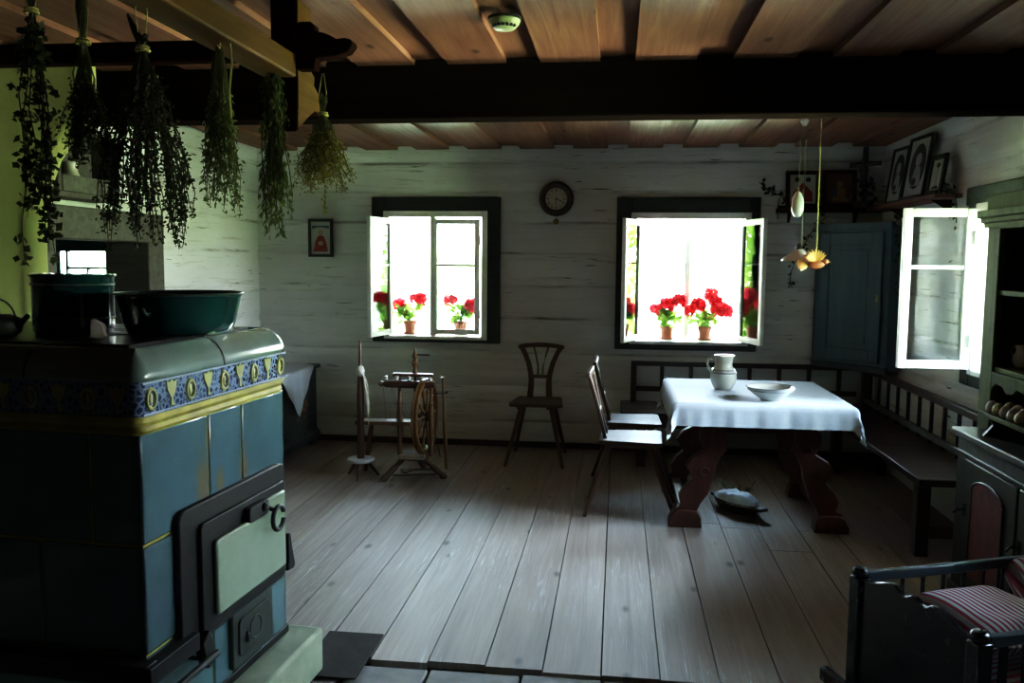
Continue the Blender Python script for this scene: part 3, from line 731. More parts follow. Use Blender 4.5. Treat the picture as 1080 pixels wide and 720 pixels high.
rl(MB().prism(nose, 'XZ', 2.94, 3.0)).build('crossbar', M_rack, rk, bevel=.006)
rl(MB().box(-1.248, -1.128, 1.35, 2.94, 2.185, 2.265)).build('pole', M_warmlit, rk, bevel=.008)
rl(MB().tube([(-2.75, 2.1, 2.288), (-1.0, 2.1, 2.288)], .022, 12)).build('cross_pole', M_rack, rk)
each([rl(MB().box(-2.44, -2.36, 2.95, 3.03, 2.25, 2.475)), rl(MB().box(-1.225, -1.155, 1.36, 1.44, 2.265, 2.475))], 'hanger_strut', M_rack, rk, bevel=.004)

def bundle(name, label, x, y, ztop, ztie, zbot, r, stems, leaves, ls, lw, mat, smat, shape, string_top, droop=0, cluster=1, n0=0.0, start=.25, squash=1.0, jit=.012):
    t = thing(name, label, 'herb bunch', (x, y, ztie))
    sb = MB(); lb = MB()
    up = ztop - ztie; dn = ztie - zbot
    ends = []
    for i in range(stems):
        an = rnd(0, 2 * PI); rr = r * math.sqrt(rnd(.02, 1)); dl = dn * rnd(.72, 1.0) if i > 1 else dn
        p = []
        for k in range(7):
            s = k / 6; q = rr * shape(s)
            p.append((math.cos(an) * q * squash + .006 * math.sin(k * 2.1 + i), math.sin(an) * q + .006 * math.cos(k * 1.7 + i), -dl * s))
        an2 = rnd(0, 2 * PI)
        sb.tube([(math.cos(an2) * .014, math.sin(an2) * .014, up * rnd(.55, 1.0)), (math.cos(an) * .006, math.sin(an) * .006, 0)] + p[1:], [.0022] * 2 + [.002] * 4 + [.0014, .001], 4)
        ends.append(p)
    per = max(1, leaves // stems)
    for p in ends:
        nodes = max(1, per // cluster)
        for j in range(nodes):
            s = start + (1 - start) * (j + rnd(0, 1)) / nodes; f = min(s, .999) * 6; k = int(f); w = f - k
            c = Vector(p[k]).lerp(Vector(p[k + 1]), w)
            if name == 'mint_bunch' and random.random() < .25: continue
            for q in range(cluster):
                d = Vector((rnd(-1, 1), rnd(-1, 1), rnd(-1.2, .5) - droop))
                o = Vector((rnd(-jit, jit), rnd(-jit, jit), rnd(-jit, jit)))
                lb.leaf(c + o, d, (rnd(-1, 1), rnd(-1, 1), rnd(-1, 1)), ls * rnd(.6, 1.25), lw * rnd(.6, 1.25), rnd(-.2, .4))
    sb.build('stem', smat, t); lb.build('leaves', mat, t, smooth=False)
    tb = MB(); tb.torus((0, 0, 0), .016, .004, 'Z', 14, 6).torus((0, 0, .008), .015, .003, 'Z', 14, 6)
    L_ = string_top - ztie
    tb.tube([(0, .012, .004), (.01, .01, L_ * .5), (.004, 0, L_)], .0018, 5).tube([(0, -.012, .004), (-.012, -.008, L_ * .5), (-.002, 0, L_)], .0018, 5)
    tb.build('twine', M_twine, t)
    return t
lin = lambda s: s
bundle('mint_bunch', 'long straggly bunch of round-leaved herbs hanging furthest left over the stove', -1.515, 2.1, 2.26, 2.18, 1.53, .066, 8, 900, .021, .020, M_h1, M_stemd, lambda s: .45 + .6 * s ** .5, 2.27, 0, 9, start=.05, jit=.015)
bundle('thyme_bunch', 'slim bunch of straight stems ending in a dark tuft, second from the left', -1.375, 2.1, 2.265, 2.10, 1.785, .066, 40, 1900, .012, .008, M_h2, M_stem, lambda s: .15 + .9 * s ** 1.5, 2.27, 0, 3, start=.40)
pods = bundle('pod_bunch', 'largest bunch, a dark fan of seed pods on a twig, third from the left', -1.213, 2.1, 2.12, 2.078, 1.575, .108, 70, 4200, .0105, .010, M_h3, M_stemd, lambda s: min(1.05, .08 + 1.35 * s), 2.27, 0, 4, start=.14, jit=.010)
sb = MB()
for k in range(5): sb.tube([(-.004, 0, 0), (-.012 - .004 * k, .005, .05), (-.028 - .007 * k, .008 * k, .075 + .006 * k)], .0035, 5)
sb.build('twig', M_stemd, pods)
sg = MB(); sl = MB()
for k in range(6):
    z0 = -.22 - .03 * k; p = [(.07 + .004 * k, 0, z0), (.10, .01, z0 - .03), (.118 - .008 * k, .0, z0 - .10)]
    sg.tube(p, .001, 4)
    for j in range(10):
        c = Vector(p[1]).lerp(Vector(p[2]), rnd(0, 1)); sl.leaf(c + Vector((rnd(-.01, .01), 0, rnd(-.01, .01))), (rnd(-1, 1), rnd(-1, 1), rnd(-1, 0)), (rnd(-1, 1), 1, 0), .013, .011)
sg.build('side_stem', M_stemd, pods); sl.build('side_leaves', M_h3, pods, smooth=False)
b4 = bundle('sage_bunch', 'grey-green bunch with loose straw strings hung on the near end of the rack pole', -1.20, 2.50, 2.262, 2.19, 1.69, .054, 34, 1300, .019, .009, M_h4, M_stem, lambda s: .18 + .85 * s, 2.272, .5, 2, start=.38)
MB().tube([(.045, -.03, .03), (.056, -.035, -.06), (.044, -.03, -.14), (.048, -.03, -.22)], .0032, 5).tube([(.0, -.02, 0), (.02, -.04, -.02), (.035, -.045, .04), (.045, -.03, .03), (.015, -.04, .085)], .003, 5).build('loose_string', M_twine, b4)
b4.children[0]
bundle('balm_bunch', 'narrow bunch of long drooping leaves tied next to the hanger post', -1.185, 2.88, 2.235, 2.215, 1.64, .060, 30, 1100, .030, .011, M_h5, M_stemd, lambda s: .25 + .75 * s ** .8, 2.24, 1.0, 2, start=.06)
bundle('yarrow_bunch', 'bushy yellowish bunch flaring below the carved hanger, furthest right', -1.055, 3.0, 2.14, 2.065, 1.80, .108, 60, 3000, .014, .007, M_h6, M_stem, lambda s: .15 + .95 * s ** 1.1, 2.21, .1, 3, start=.28)
yb = bpy.data.objects['yarrow_bunch']
MB().tube([(0, 0, -.2), (.003, 0, -.28), (.0, 0, -.345)], .0012, 4).build('trailing_stem', M_stem, yb)
sl = MB()
for k in range(12): sl.leaf((rnd(-.006, .006), 0, -.28 - .006 * k), (rnd(-1, 1), rnd(-1, 1), -.6), (0, 1, 0), .016, .010)
sl.build('trailing_leaves', M_h6, yb, smooth=False)

# ------------------------------------------------------------------ smoke alarm
sa = thing('smoke_alarm', 'round plastic smoke alarm on the ceiling board', 'smoke alarm', (-.445, 3.30, ZC))
MB().lathe([(.058, 0), (.06, -.012), (.056, -.024), (.044, -.036), (.036, -.044), (0, -.046)], 32).build('body', M_smoke, sa, ang=60)
MB().lathe([(.064, 0), (.064, -.008), (.058, -.010)], 32).build('base', M_slot, sa)
sb = MB()
for k in range(7):
    q = R(-150 + 20 * k); sb.obox((.046 * math.cos(q), .046 * math.sin(q), -.033), (.008, .009, .014), Matrix.Rotation(q, 3, 'Z'))
sb.build('vent_slot', M_slot, sa)

# ------------------------------------------------------------------ chest by the left wall
ch = thing('blanket_chest', 'dark painted chest with orange flowers in the far left corner', 'chest', (-2.82, 6.26, 0))
MB().box(-.235, .27, -.72, .74, .09, .635).build('body', M_chest, ch, bevel=.006)
MB().box(-.235, .30, -.75, .765, .635, .668).build('lid', M_chest, ch, bevel=.008)
MB().box(-.235, .295, -.745, .76, .035, .095).prism([(.27, .095), (.295, .095), (.27, .125)], 'XZ', -.72, .74).build('base_moulding', M_chest, ch, bevel=.008)
each([MB().box(fx - .05, fx + .05, fy - .06, fy + .06, 0, .04) for fx, fy in ((-.18, -.6), (.24, -.6), (-.18, .62), (.24, .62))], 'foot', M_chest, ch, bevel=.006)
fb = MB()
for cy in (-.35, .42):
    for k in range(16):
        q = rnd(0, 2 * PI); rr = rnd(.02, .16); fb.ell((.271, cy + rr * math.cos(q), .34 + rr * .9 * math.sin(q)), (.002, rnd(.012, .028), rnd(.01, .024)), 8, 6)
fb.build('painted_flowers', M_chestp, ch)
# cloth on chest, laid diagonally with a corner hanging down the front
cb = MB(); n = 26; vs = []; S = .396
for i in range(n + 1):
    for j in range(n + 1):
        u = (i / n - .5) * 2 * S; v = (j / n - .5) * 2 * S
        x = (u + v) * .7071; y = (u - v) * .7071
        x0 = x + .115
        if x0 > .305: e = x0 - .305; p = (.309 + .03 * e + .004 * math.sin(y * 40) * min(1, e * 6), y, .674 - e)
        elif x0 < -.22: p = (-.22 - .0 + .002 * (x0 + .22), y, .674 + .0)
        else: p = (x0, y, .674 + .001 * math.sin(y * 30))
        vs.append((p[0] - 2.82, p[1] + 6.47, p[2]))
cb.add(vs, [(i * (n + 1) + j, (i + 1) * (n + 1) + j, (i + 1) * (n + 1) + j + 1, i * (n + 1) + j + 1) for i in range(n) for j in range(n)])
tag(cb.build('chest_cloth', M_cloth), 'white cloth with a pointed corner hanging over the painted chest', 'cloth')

# ------------------------------------------------------------------ distaff
ds = thing('distaff_stand', 'distaff pole with white flax on a three-legged round foot', 'distaff', (-1.81, 5.86, 0))
MB().lathe([(0, .112), (.092, .112), (.098, .118), (.098, .130), (.092, .136), (0, .136)], 32).build('foot_disc', plain('grey_disc', (.50, .49, .52), .5), ds)
for q in (150, 275, 30):
    t = R(q); MB().turned((.045 * math.cos(t), .045 * math.sin(t), .113), (.13 * math.cos(t), .13 * math.sin(t), 0), [(0, .011), (.3, .014), (.6, .012), (1, .009)]).build('leg', M_spin2, ds)
MB().lathe([(.026, .136), (.028, .20), (.024, .45), (.026, .60), (.02, .74), (.012, .80), (.010, .93), (.004, .985), (0, .99)], 14).build('pole', M_spin2, ds)
fx = MB(); fx.ell((.004, -.005, .765), (.030, .028, .042), 14, 10)
for k in range(34):
    q = rnd(0, 2 * PI); l = rnd(.12, .40); dx = rnd(.0, .022)
    fx.tube([(.02 * math.cos(q), .02 * math.sin(q) - .01, .775), (.032 + dx * .3, -.02 + rnd(-.006, .006), .73), (.05 + dx * .6, -.02 + rnd(-.01, .01), .765 - l * .6), (.048 + dx + .03 * l, -.02, .765 - l)], [.004, .004, .0024, .0006], 5)
fx.build('flax', M_flax, ds)

# ------------------------------------------------------------------ spinning wheel
sp = thing('spinning_wheel', 'upright brown spinning wheel on splayed legs under the left window', 'spinning wheel', (-1.43, 5.92, 0))
zh = .44
MB().lathe([(.0, .13), (.085, .13), (.09, .14), (.09, .165), (.08, .18), (.0, .18)], 24, sx=1.1, sy=.8).build('base_block', M_spin2, sp, bevel=.003)
for p, q in (((-.06, -.03), (-.20, -.17)), ((.06, -.03), (.235, -.02)), ((.0, .05), (.02, .24))):
    MB().turned((p[0], p[1], .15), (q[0], q[1], .0), [(0, .015), (.2, .022), (.35, .016), (.5, .024), (.8, .022), (.88, .028), (1, .018)]).build('leg', M_spin2, sp)
upr = [(0, .018), (.1, .022), (.14, .014), (.3, .02), (.5, .024), (.62, .016), (.64, .024), (.66, .016), (.8, .014), (1, .013)]
for x in (-.105, .125):
    MB().turned((x, -.01, .16), (x, -.01, .75), upr).build('upright', M_spin, sp)
MB().turned((.215, .10, .04), (.19, .08, .72), [(0, .012), (.5, .016), (.55, .012), (1, .010)]).build('upright', M_spin, sp)
MB().box(-.155, .145, -.028, .012, .728, .752).build('top_bar', M_spin2, sp, bevel=.006)
MB().turned((-.26, -.03, .675), (.155, -.03, .675), [(0, .006), (.06, .022), (.1, .014), (.14, .026), (.5, .028), (.9, .026), (1, .020)]).build('flyer_bar', M_spin2, sp)
for x in (-.20, -.12, -.03, .06, .12): MB().lathe([(.0, .0), (.016, .004), (.012, .018), (.018, .03), (0, .034)], 10, (x, -.03, .70)).build('bobbin_peg', plain('bone_peg', (.45, .42, .40), .3), sp)
MB().turned((.005, -.0, .62), (.005, 0, .93), [(0, .010), (.35, .010), (.45, .02), (.55, .010), (.66, .026), (.74, .012), (.82, .022), (.90, .012), (1, .004)]).build('tension_screw', M_spin, sp)
MB().tube([(.01, 0, .885), (.11, 0, .885)], .006, 8).build('screw_key', M_ink, sp)
MB().tube([(.14, -.02, .615), (.20, -.03, .617), (.25, -.03, .625)], [.006, .005, .007], 8).build('crank_peg', M_ink, sp)
# table board running left with its own leg
MB().bar((-.43, .03, .385), (-.02, .02, .392), .13, .028).build('board', M_spin, sp, bevel=.005)
MB().turned((-.33, .05, .375), (-.40, .12, 0), [(0, .016), (.4, .02), (1, .016)]).build('leg', M_spin2, sp)
# wheel
wh = thing('wheel', None, None, (.075, .03, zh)); wh.parent = sp; wh.rotation_euler = (0, 0, R(85))
for k in ('label', 'category'):
    if k in wh: del wh[k]
RW = .275
prof = [(RW - .035, -.016), (RW - .03, -.021), (RW - .004, -.021), (RW, -.012), (RW - .006, 0), (RW, .012), (RW - .004, .021), (RW - .03, .021), (RW - .035, .016), (RW - .035, -.016)]
MB().lathe(prof, 48, axis='Y', cap=False).build('rim', wood('wheel_rim_wood', (.075, .034, .010), (.17, .082, .022), .4, 'Z', 1.5), wh, ang=40)
hub = MB().lathe([(.012, -.06), (.02, -.05), (.034, -.03), (.04, 0), (.034, .03), (.02, .05), (.012, .06)], 20, axis='Y').build('hub', M_spin2, wh)
for k in range(10):
    q = 2 * PI * k / 10; cq, sq = math.cos(q), math.sin(q)
    MB().turned((.034 * cq, 0, .034 * sq), ((RW - .03) * cq, 0, (RW - .03) * sq), [(0, .007), (.15, .013), (.3, .007), (.5, .008), (.7, .014), (.8, .007), (.9, .012), (1, .007)], 8).build('spoke', M_spin, wh)
MB().box(-.075, .10, -.14, -.06, .155, .187).build('shelf_block', plain('shiny_worn_wood', (.30, .24, .18), .2), sp, bevel=.004)
tr = MB(); tr.bar((-.13, -.12, .035), (.17, -.02, .03), .022, .014).bar((-.10, -.02, .05), (.12, .06, .045), .02, .012).bar((-.06, -.09, .05), (-.02, .0, .055), .05, .012)
tr.build('treadle', M_spin2, sp, bevel=.003)
th = MB()
for x in (-.22, -.17, -.155): th.tube([(x, -.03, .66), (x + (.01 if x < -.2 else .06), -.0, .40)], .0012, 4)
th.tube([(.17, .09, .13), (.13, -.02, .44)], .004, 5)
th.build('drive_cord', M_ink, sp)

# ------------------------------------------------------------------ chairs
def make_chair():
    c = thing('plank_chair', 'x', 'chair')
    o = MB().prism([(-.175, .19), (.175, .19), (.208, -.165), (.19, -.195), (-.19, -.195), (-.208, -.165)], 'XY', .445, .472).build('seat', M_seat, c, bevel=.007, seg=3)
    each([MB().box(-.15, -.08, -.15, .15, .423, .446), MB().box(.08, .15, -.15, .15, .423, .446)], 'seat_batten', M_chair, c, bevel=.004)
    for sx in (-1, 1):
        MB().bar((sx * .115, -.11, .44), (sx * .22, -.285, .0), .040, .036, (0, 1, 0), .024, .022).build('leg', M_chair, c, bevel=.006)
        MB().bar((sx * .115, .12, .44), (sx * .205, .27, .0), .040, .036, (0, 1, 0), .024, .022).build('leg', M_chair, c, bevel=.006)
    def yb(z): return .15 + (z - .45) * .26
    # curved stiles in the back plane
    cl = [(.078, .455, .024), (.072, .54, .024), (.070, .60, .022), (.078, .66, .021), (.098, .74, .021), (.128, .81, .022), (.160, .868, .024)]
    for sx in (-1, 1):
        s = MB(); vs = []
        for x, z, w in cl:
            for dx, dy in ((-w, -.011), (w, -.011), (w, .011), (-w, .011)): vs.append((sx * x + dx, yb(z) + dy, z))
        k = len(cl)
        s.add(vs, [(i * 4 + q, i * 4 + (q + 1) % 4, i * 4 + 4 + (q + 1) % 4, i * 4 + 4 + q) for i in range(k - 1) for q in range(4)] + [(0, 1, 2, 3), ((k - 1) * 4, (k - 1) * 4 + 3, (k - 1) * 4 + 2, (k - 1) * 4 + 1)])
        s.build('back_stile', M_chair, c, bevel=.004)
        sp_ = MB(); sp_.tube([(sx * .018, yb(.645), .645), (sx * .022, yb(.72), .72), (sx * .040, yb(.80), .80), (sx * .062, yb(.875), .875)], [.008, .007, .007, .008], 8)
        sp_.build('spindle', M_chair, c)
    s = MB(); vs = []; K = 12
    for i in range(K + 1):
        x = -.186 + .372 * i / K; q = 1 - (x / .186) ** 2
        zt = .880 + .022 * q; zb = zt - .036 + (.006 * (1 - q))
        for z, dy in ((zb, -.012), (zt, -.012), (zt, .012), (zb, .012)): vs.append((x, yb(.88) - .012 * q + dy, z))
    s.add(vs, [(i * 4 + q, i * 4 + (q + 1) % 4, i * 4 + 4 + (q + 1) % 4, i * 4 + 4 + q) for i in range(K) for q in range(4)] + [(0, 1, 2, 3), (K * 4, K * 4 + 3, K * 4 + 2, K * 4 + 1)])
    s.build('crest_rail', M_chair, c, bevel=.004)
    MB().box(-.075, .075, yb(.635) - .010, yb(.635) + .010, .62, .648).build('back_rail', M_chair, c, bevel=.004)
    return c
ch1 = make_chair(); G = 'dark wooden plank chairs'
ch1.location = (-.605, 6.60, 0); tag(ch1, 'dark wooden chair with a fan back alone against the wall between the windows', 'chair', G)
ch2 = copy_tree(ch1); ch2.location = (.115, 5.93, 0); ch2.rotation_euler = (0, 0, R(91)); ch2['label'] = 'farther of the two wooden chairs side by side at the table'
ch3 = copy_tree(ch1); ch3.location = (.10, 5.32, 0); ch3.rotation_euler = (0, 0, R(88)); ch3['label'] = 'nearer of the two wooden chairs side by side at the table'

# ------------------------------------------------------------------ table
TX0, TX1, TY0, TY1, TZ = .345, 1.33, 4.92, 5.94, .755
tb = thing('dining_table', 'dark red table with four splayed carved legs under a white cloth', 'table', ((TX0 + TX1) / 2, (TY0 + TY1) / 2, 0))
cx, cy = (TX0 + TX1) / 2, (TY0 + TY1) / 2
MB().box(TX0 - cx, TX1 - cx, TY0 - cy, TY1 - cy, TZ - .032, TZ).build('tabletop', M_table, tb, bevel=.006)
MB().box(-.40, .40, -.42, -.39, .61, .724).box(-.40, .40, .39, .42, .61, .724).box(-.40, -.37, -.40, .40, .61, .724).box(.37, .40, -.40, .40, .61, .724).build('apron', M_table, tb, bevel=.004)
def carved_leg(sx, y):
    # S-scrolled board splayed outwards; centre line and half width
    cl = [(.195, .72, .090), (.20, .66, .086), (.235, .605, .054), (.262, .555, .078), (.255, .49, .090), (.262, .44, .052), (.305, .395, .076), (.328, .33, .094), (.318, .27, .056), (.345, .22, .074), (.385, .16, .072), (.39, .11, .052), (.415, .075, .078)]
    pts_o = []; pts_i = []
    for i in range(len(cl) - 1):
        for k in range(4):
            t = k / 4; t = t * t * (3 - 2 * t)
            x, z, w = [cl[i][q] * (1 - t) + cl[i + 1][q] * t for q in range(3)]
            pts_o.append((sx * (x + w), z + w * .35)); pts_i.append((sx * (x - w * .8), z - w * .25))
    poly = pts_o + pts_i[::-1]
    l = MB().prism(poly, 'XZ', y - .032, y + .032).build('leg', M_table, tb, bevel=.006)
    MB().prism([(sx * .32, 0), (sx * .515, 0), (sx * .515, .035), (sx * .49, .085), (sx * .45, .105), (sx * .35, .10), (sx * .325, .06)], 'XZ', y - .05, y + .05).build('foot_block', M_table, l, bevel=.006)
    for x, z in ((.215, .60), (.265, .48), (.31, .335)): MB().torus((sx * x, y - .034, z), .024, .006, 'Y', 14, 6, 0, R(300)).build('scroll_carving', M_table, l)
for sx in (-1, 1):
    for y in (-.385, .385): carved_leg(sx, y)
    MB().box(sx * .42 - .028, sx * .42 + .028, -.34, .34, .06, .10).build('stretcher', M_table if sx > 0 else wood('lit_stretcher_wood', (.17, .10, .08), (.30, .20, .17), .4, 'Y'), tb, bevel=.005)  # left stretcher gets a paler wood to carry the light on it
MB().bar((-.3, 0, .52), (.3, 0, .52), .05, .05).build('crossbar', M_table, tb, bevel=.004)
# cloth
cb = MB(); n = 70; ov = .135; vs = []
HX, HY = (TX1 - TX0) / 2 + .004, (TY1 - TY0) / 2 + .004
for i in range(n + 1):
    for j in range(n + 1):
        u = (i / n * 2 - 1) * (HX + ov); v = (j / n * 2 - 1) * (HY + ov)
        eu = max(0, abs(u) - HX); ev = max(0, abs(v) - HY); e = math.hypot(eu, ev)
        su, sv = (1 if u > 0 else -1), (1 if v > 0 else -1)
        x = max(-HX, min(HX, u)); y = max(-HY, min(HY, v)); z = TZ + .005
        if e > 0:
            k = e / ov
            if eu > 0 and ev > 0:
                aa = math.atan2(ev, eu)
                x += su * (.012 + (.12 * e + .03 * k * math.sin(aa * 6) ** 2) * math.cos(aa)); y += sv * (.012 + (.12 * e + .03 * k * math.sin(aa * 6) ** 2) * math.sin(aa))
                z -= e * 1.22
            else:
                q_ = (u if ev > 0 else v); wv = .0035 * k * math.sin(q_ * 23 + 2 * math.sin(q_ * 5)) + .002 * k * math.sin(q_ * 71 + 1)
                if eu > 0: x += su * (.012 * min(1, k * 5) + .10 * e + wv)
                else: y += sv * (.012 * min(1, k * 5) + .10 * e + wv)
                z -= e * .99
        else: z += .0012 * math.sin(u * 9) * math.sin(v * 7)
        vs.append((x, y, z))
cb.add(vs, [(i * (n + 1) + j, (i + 1) * (n + 1) + j, (i + 1) * (n + 1) + j + 1, i * (n + 1) + j + 1) for i in range(n) for j in range(n)])
o = cb.build('tablecloth', M_cloth, ang=80); o.location = (cx, cy, 0); tag(o, 'white linen cloth hanging over the dining table', 'tablecloth')
jug('water_jug', 'cream stoneware jug with a blue-grey line standing on the tablecloth', (.672, 5.46, TZ + .007), .215, .082, M_china, 'jug', R(-10), M_chinab)
bw = thing('bowl', 'shallow wide cream bowl standing on the tablecloth', 'bowl', (.895, 5.07, TZ + .007))
MB().lathe([(.0, .004), (.055, 0), (.06, .008), (.095, .03), (.125, .058), (.137, .074), (.140, .078), (.136, .079), (.12, .06), (.09, .034), (.05, .016), (0, .014)], 40).build('body', M_china, bw, ang=70)
MB().torus((0, 0, .078), .138, .0028, 'Z', 40, 6).torus((0, 0, .060), .1285, .0018, 'Z', 40, 6).build('rim_line', M_chinab, bw)
# tray with cloth under the table
ty = thing('wooden_trough', 'dark wooden trough with a handle on the floor under the table', 'trough', (.775, 5.40, 0), R(-55))
pr = []
mb = MB(); n = 28; rows = []
for sc, z in ((.62, .0), (.80, .012), (.95, .045), (1.0, .075), (.93, .075), (.85, .04), (.6, .018), (.02, .016)):
    rows.append([(.185 * sc * math.cos(2 * PI * k / n), .105 * sc * math.sin(2 * PI * k / n), z) for k in range(n)])
mb.add([p for r in rows for p in r], [(i * n + k, i * n + (k + 1) % n, (i + 1) * n + (k + 1) % n, (i + 1) * n + k) for i in range(len(rows) - 1) for k in range(n)] + [tuple(range(n))])
mb.build('body', M_tray, ty, ang=60)
each([MB().box(.175, .235, -.035, .035, .05, .072), MB().box(-.225, -.175, -.03, .03, .05, .072)], 'handle', M_tray, ty, bevel=.008)
cb = MB(); n = 24; vs = []
for i in range(n + 1):
    for j in range(n + 1):
        u = i / n * 2 - 1; v = j / n * 2 - 1; rr = max(abs(u), abs(v)); an = math.atan2(v, u); rad = rr
        x = .172 * rad * math.cos(an); y = .098 * rad * math.sin(an)
        z = .070 + .062 * (1 - rad ** 2) ** .6 + .020 * noise.noise((x * 22, y * 22, 3.)) + .010 * math.sin(an * 5) * rad * (1 - rad) - .03 * math.exp(-((x) ** 2 + (y) ** 2) / .0012)
        vs.append((x, y, z if rad < .98 else .066))
cb.add(vs, [(i * (n + 1) + j, (i + 1) * (n + 1) + j, (i + 1) * (n + 1) + j + 1, i * (n + 1) + j + 1) for i in range(n) for j in range(n)])
o = cb.build('bundled_cloth', M_linenb); o.location = (.775, 5.39, 0); o.rotation_euler = (0, 0, R(-55)); tag(o, 'pale bluish cloth bundled in the trough under the table', 'cloth')
sg = thing('herb_sprig', 'green leafy sprigs behind the bundled cloth under the table', 'herbs', (.80, 5.53, .06))
sb = MB(); lb = MB()
for k in range(9):
    x0 = rnd(-.10, .07); tip = (x0 + rnd(-.06, .06), rnd(-.02, .05), rnd(.03, .085)); sb.tube([(x0, -.03, 0), tip], .002, 4)
    for j in range(7):
        c = Vector((x0, -.03, 0)).lerp(Vector(tip), rnd(.3, 1)); lb.leaf(c, (rnd(-1, 1), rnd(-1, 1), rnd(0, 1)), (rnd(-1, 1), rnd(-1, 1), 1), rnd(.02, .035), rnd(.012, .02))
sb.build('stem', M_stem, sg); lb.build('leaves', mat_leaf('fresh_sprig', (.05, .11, .05), (.16, .26, .14)), sg, smooth=False)

# ------------------------------------------------------------------ benches
bb = thing('corner_bench', 'dark wall bench with a railed back below the right flower window', 'bench', (.9, 6.75, 0))
MB().box(-.86, .62, -.30, .27, .385, .425).build('seat', M_bench, bb, bevel=.006)
MB().box(-.78, .98, .175, .215, .722, .760).build('top_rail', M_bench, bb, bevel=.005)
MB().box(-.78, .98, .180, .210, .515, .555).build('back_rail', M_bench, bb, bevel=.005)
MB().box(-.78, -.735, .172, .218, .42, .725).build('end_post', M_bench, bb, bevel=.005)
for k in range(1, 8):
    x = -.76 + .2295 * k; MB().box(x - .016, x + .016, .183, .207, .42, .725).build('baluster', M_bench, bb, bevel=.003)
for x in (-.70, .45):
    MB().box(x - .035, x + .035, -.27, -.21, 0, .385).build('leg', M_bench, bb, bevel=.004)
    MB().box(x - .03, x + .03, .10, .16, 0, .385).build('leg', M_bench, bb, bevel=.004)
MB().box(-.70, .45, -.255, -.225, .30, .385).build('front_rail', M_bench, bb, bevel=.003)
rb = thing('long_bench', 'dark bench with a railed back running along the right wall', 'bench', (1.8, 5.6, 0))
MB().box(-.235, .235, -1.05, 1.42, .41, .45).build('seat', M_bench, rb, bevel=.006)
MB().box(.125, .17, -1.38, 1.36, .715, .758).build('top_rail', M_bench, rb, bevel=.005)
MB().box(.13, .165, -1.02, 1.36, .475, .515).build('back_rail', wood('pale_rail_paint', (.06, .07, .09), (.12, .14, .17), .4, 'Y'), rb, bevel=.004)
y = -.95
while y < 1.3:
    MB().box(.138, .158, y - .012, y + .012, .45, .72).build('baluster', M_crad, rb, bevel=.003); y += .215
MB().box(.12, .172, 1.30, 1.36, .45, .72).build('end_post', M_bench, rb, bevel=.004)
for y in (-.90, .9):
    MB().box(-.20, -.13, y - .035, y + .035, 0, .41).build('leg', M_bench, rb, bevel=.004)
    MB().box(.12, .19, y - .035, y + .035, 0, .41).build('leg', M_bench, rb, bevel=.004)
    MB().box(-.13, .12, y - .025, y + .025, .10, .16).build('stretcher', M_bench, rb, bevel=.004)

# ------------------------------------------------------------------ corner cupboard
cc = thing('corner_cupboard', 'blue painted corner cupboard hung in the far right corner', 'cupboard', (0, 0, 0))
A0, B0 = Vector((1.55, 6.96, 0)), Vector((1.945, 6.46, 0))
def plan(off=0):
    d = (B0 - A0).normalized(); nn = Vector((-d.y, d.x, 0)) * -1
    nn = Vector((d.y, -d.x, 0)) if Vector((d.y, -d.x, 0)).y < 0 else Vector((-d.y, d.x, 0))
    return d, nn
d_, n_ = plan()
pl = [(1.55, 7.035), (1.55, 6.96), (1.945, 6.46), (2.03, 6.46), (2.03, 7.035)]
MB().prism(pl, 'XY', .775, 1.835).build('carcass', M_cup, cc, bevel=.004)
def strip(p, q, z0, z1, off0, off1, mat, name, par, bev=.004):
    a_ = A0 + d_ * p; b2 = A0 + d_ * q
    vs = [(a_ + n_ * off0), (b2 + n_ * off0), (b2 + n_ * off1), (a_ + n_ * off1)]
    return MB().prism([(v.x, v.y) for v in vs], 'XY', z0, z1).build(name, mat, par, bevel=bev)
Wd = (B0 - A0).length
strip(-.02, Wd + .02, 1.815, 1.862, -.02, .03, M_cup, 'cornice', cc)
strip(-.01, Wd + .01, .755, .80, -.02, .02, M_cupd, 'base_moulding', cc)
dr = strip(.05, Wd - .05, .83, 1.79, 0, .016, M_cup, 'door', cc)
m = MB()
strip(.05, .13, .83, 1.79, .016, .026, M_cup, 'door_stile', dr); strip(Wd - .13, Wd - .05, .83, 1.79, .016, .026, M_cup, 'door_stile', dr)
strip(.13, Wd - .13, 1.70, 1.79, .016, .026, M_cup, 'door_rail', dr); strip(.13, Wd - .13, .83, .92, .016, .026, M_cup, 'door_rail', dr)
strip(.17, Wd - .17, .96, 1.66, .016, .022, M_cup, 'door_panel', dr)
strip(Wd - .085, Wd - .07, 1.28, 1.33, .026, .03, M_brass, 'keyhole', dr, .001)

# ------------------------------------------------------------------ shelves with pictures
sh = thing('picture_shelf', 'narrow dark shelf under the two pictures on the far wall', 'shelf', (1.63, 6.96, 1.955))
MB().box(-.40, .39, -.04, .075, 0, .032).build('board', M_rack, sh, bevel=.004)
MB().box(-.40, .39, -.04, -.026, .032, .05).build('lip', M_rack, sh, bevel=.003)
each([MB().prism([(.075, 0), (.0, 0), (.075, -.08)], 'YZ', x - .01, x + .01) for x in (-.3, .2)], 'bracket', M_rack, sh)
s2 = thing('picture_shelf', 'reddish shelf under the three leaning pictures on the right wall', 'shelf', (1.96, 6.08, 1.955))
MB().box(-.08, .08, -.62, .82, 0, .028).build('board', wood('red_shelf_wood', (.11, .035, .02), (.20, .075, .04), .5, 'Y'), s2, bevel=.004)
each([MB().prism([(.08, 0), (-.04, 0), (.08, -.08)], 'XZ', y - .01, y + .01) for y in (-.45, .4)], 'bracket', M_rack, s2)
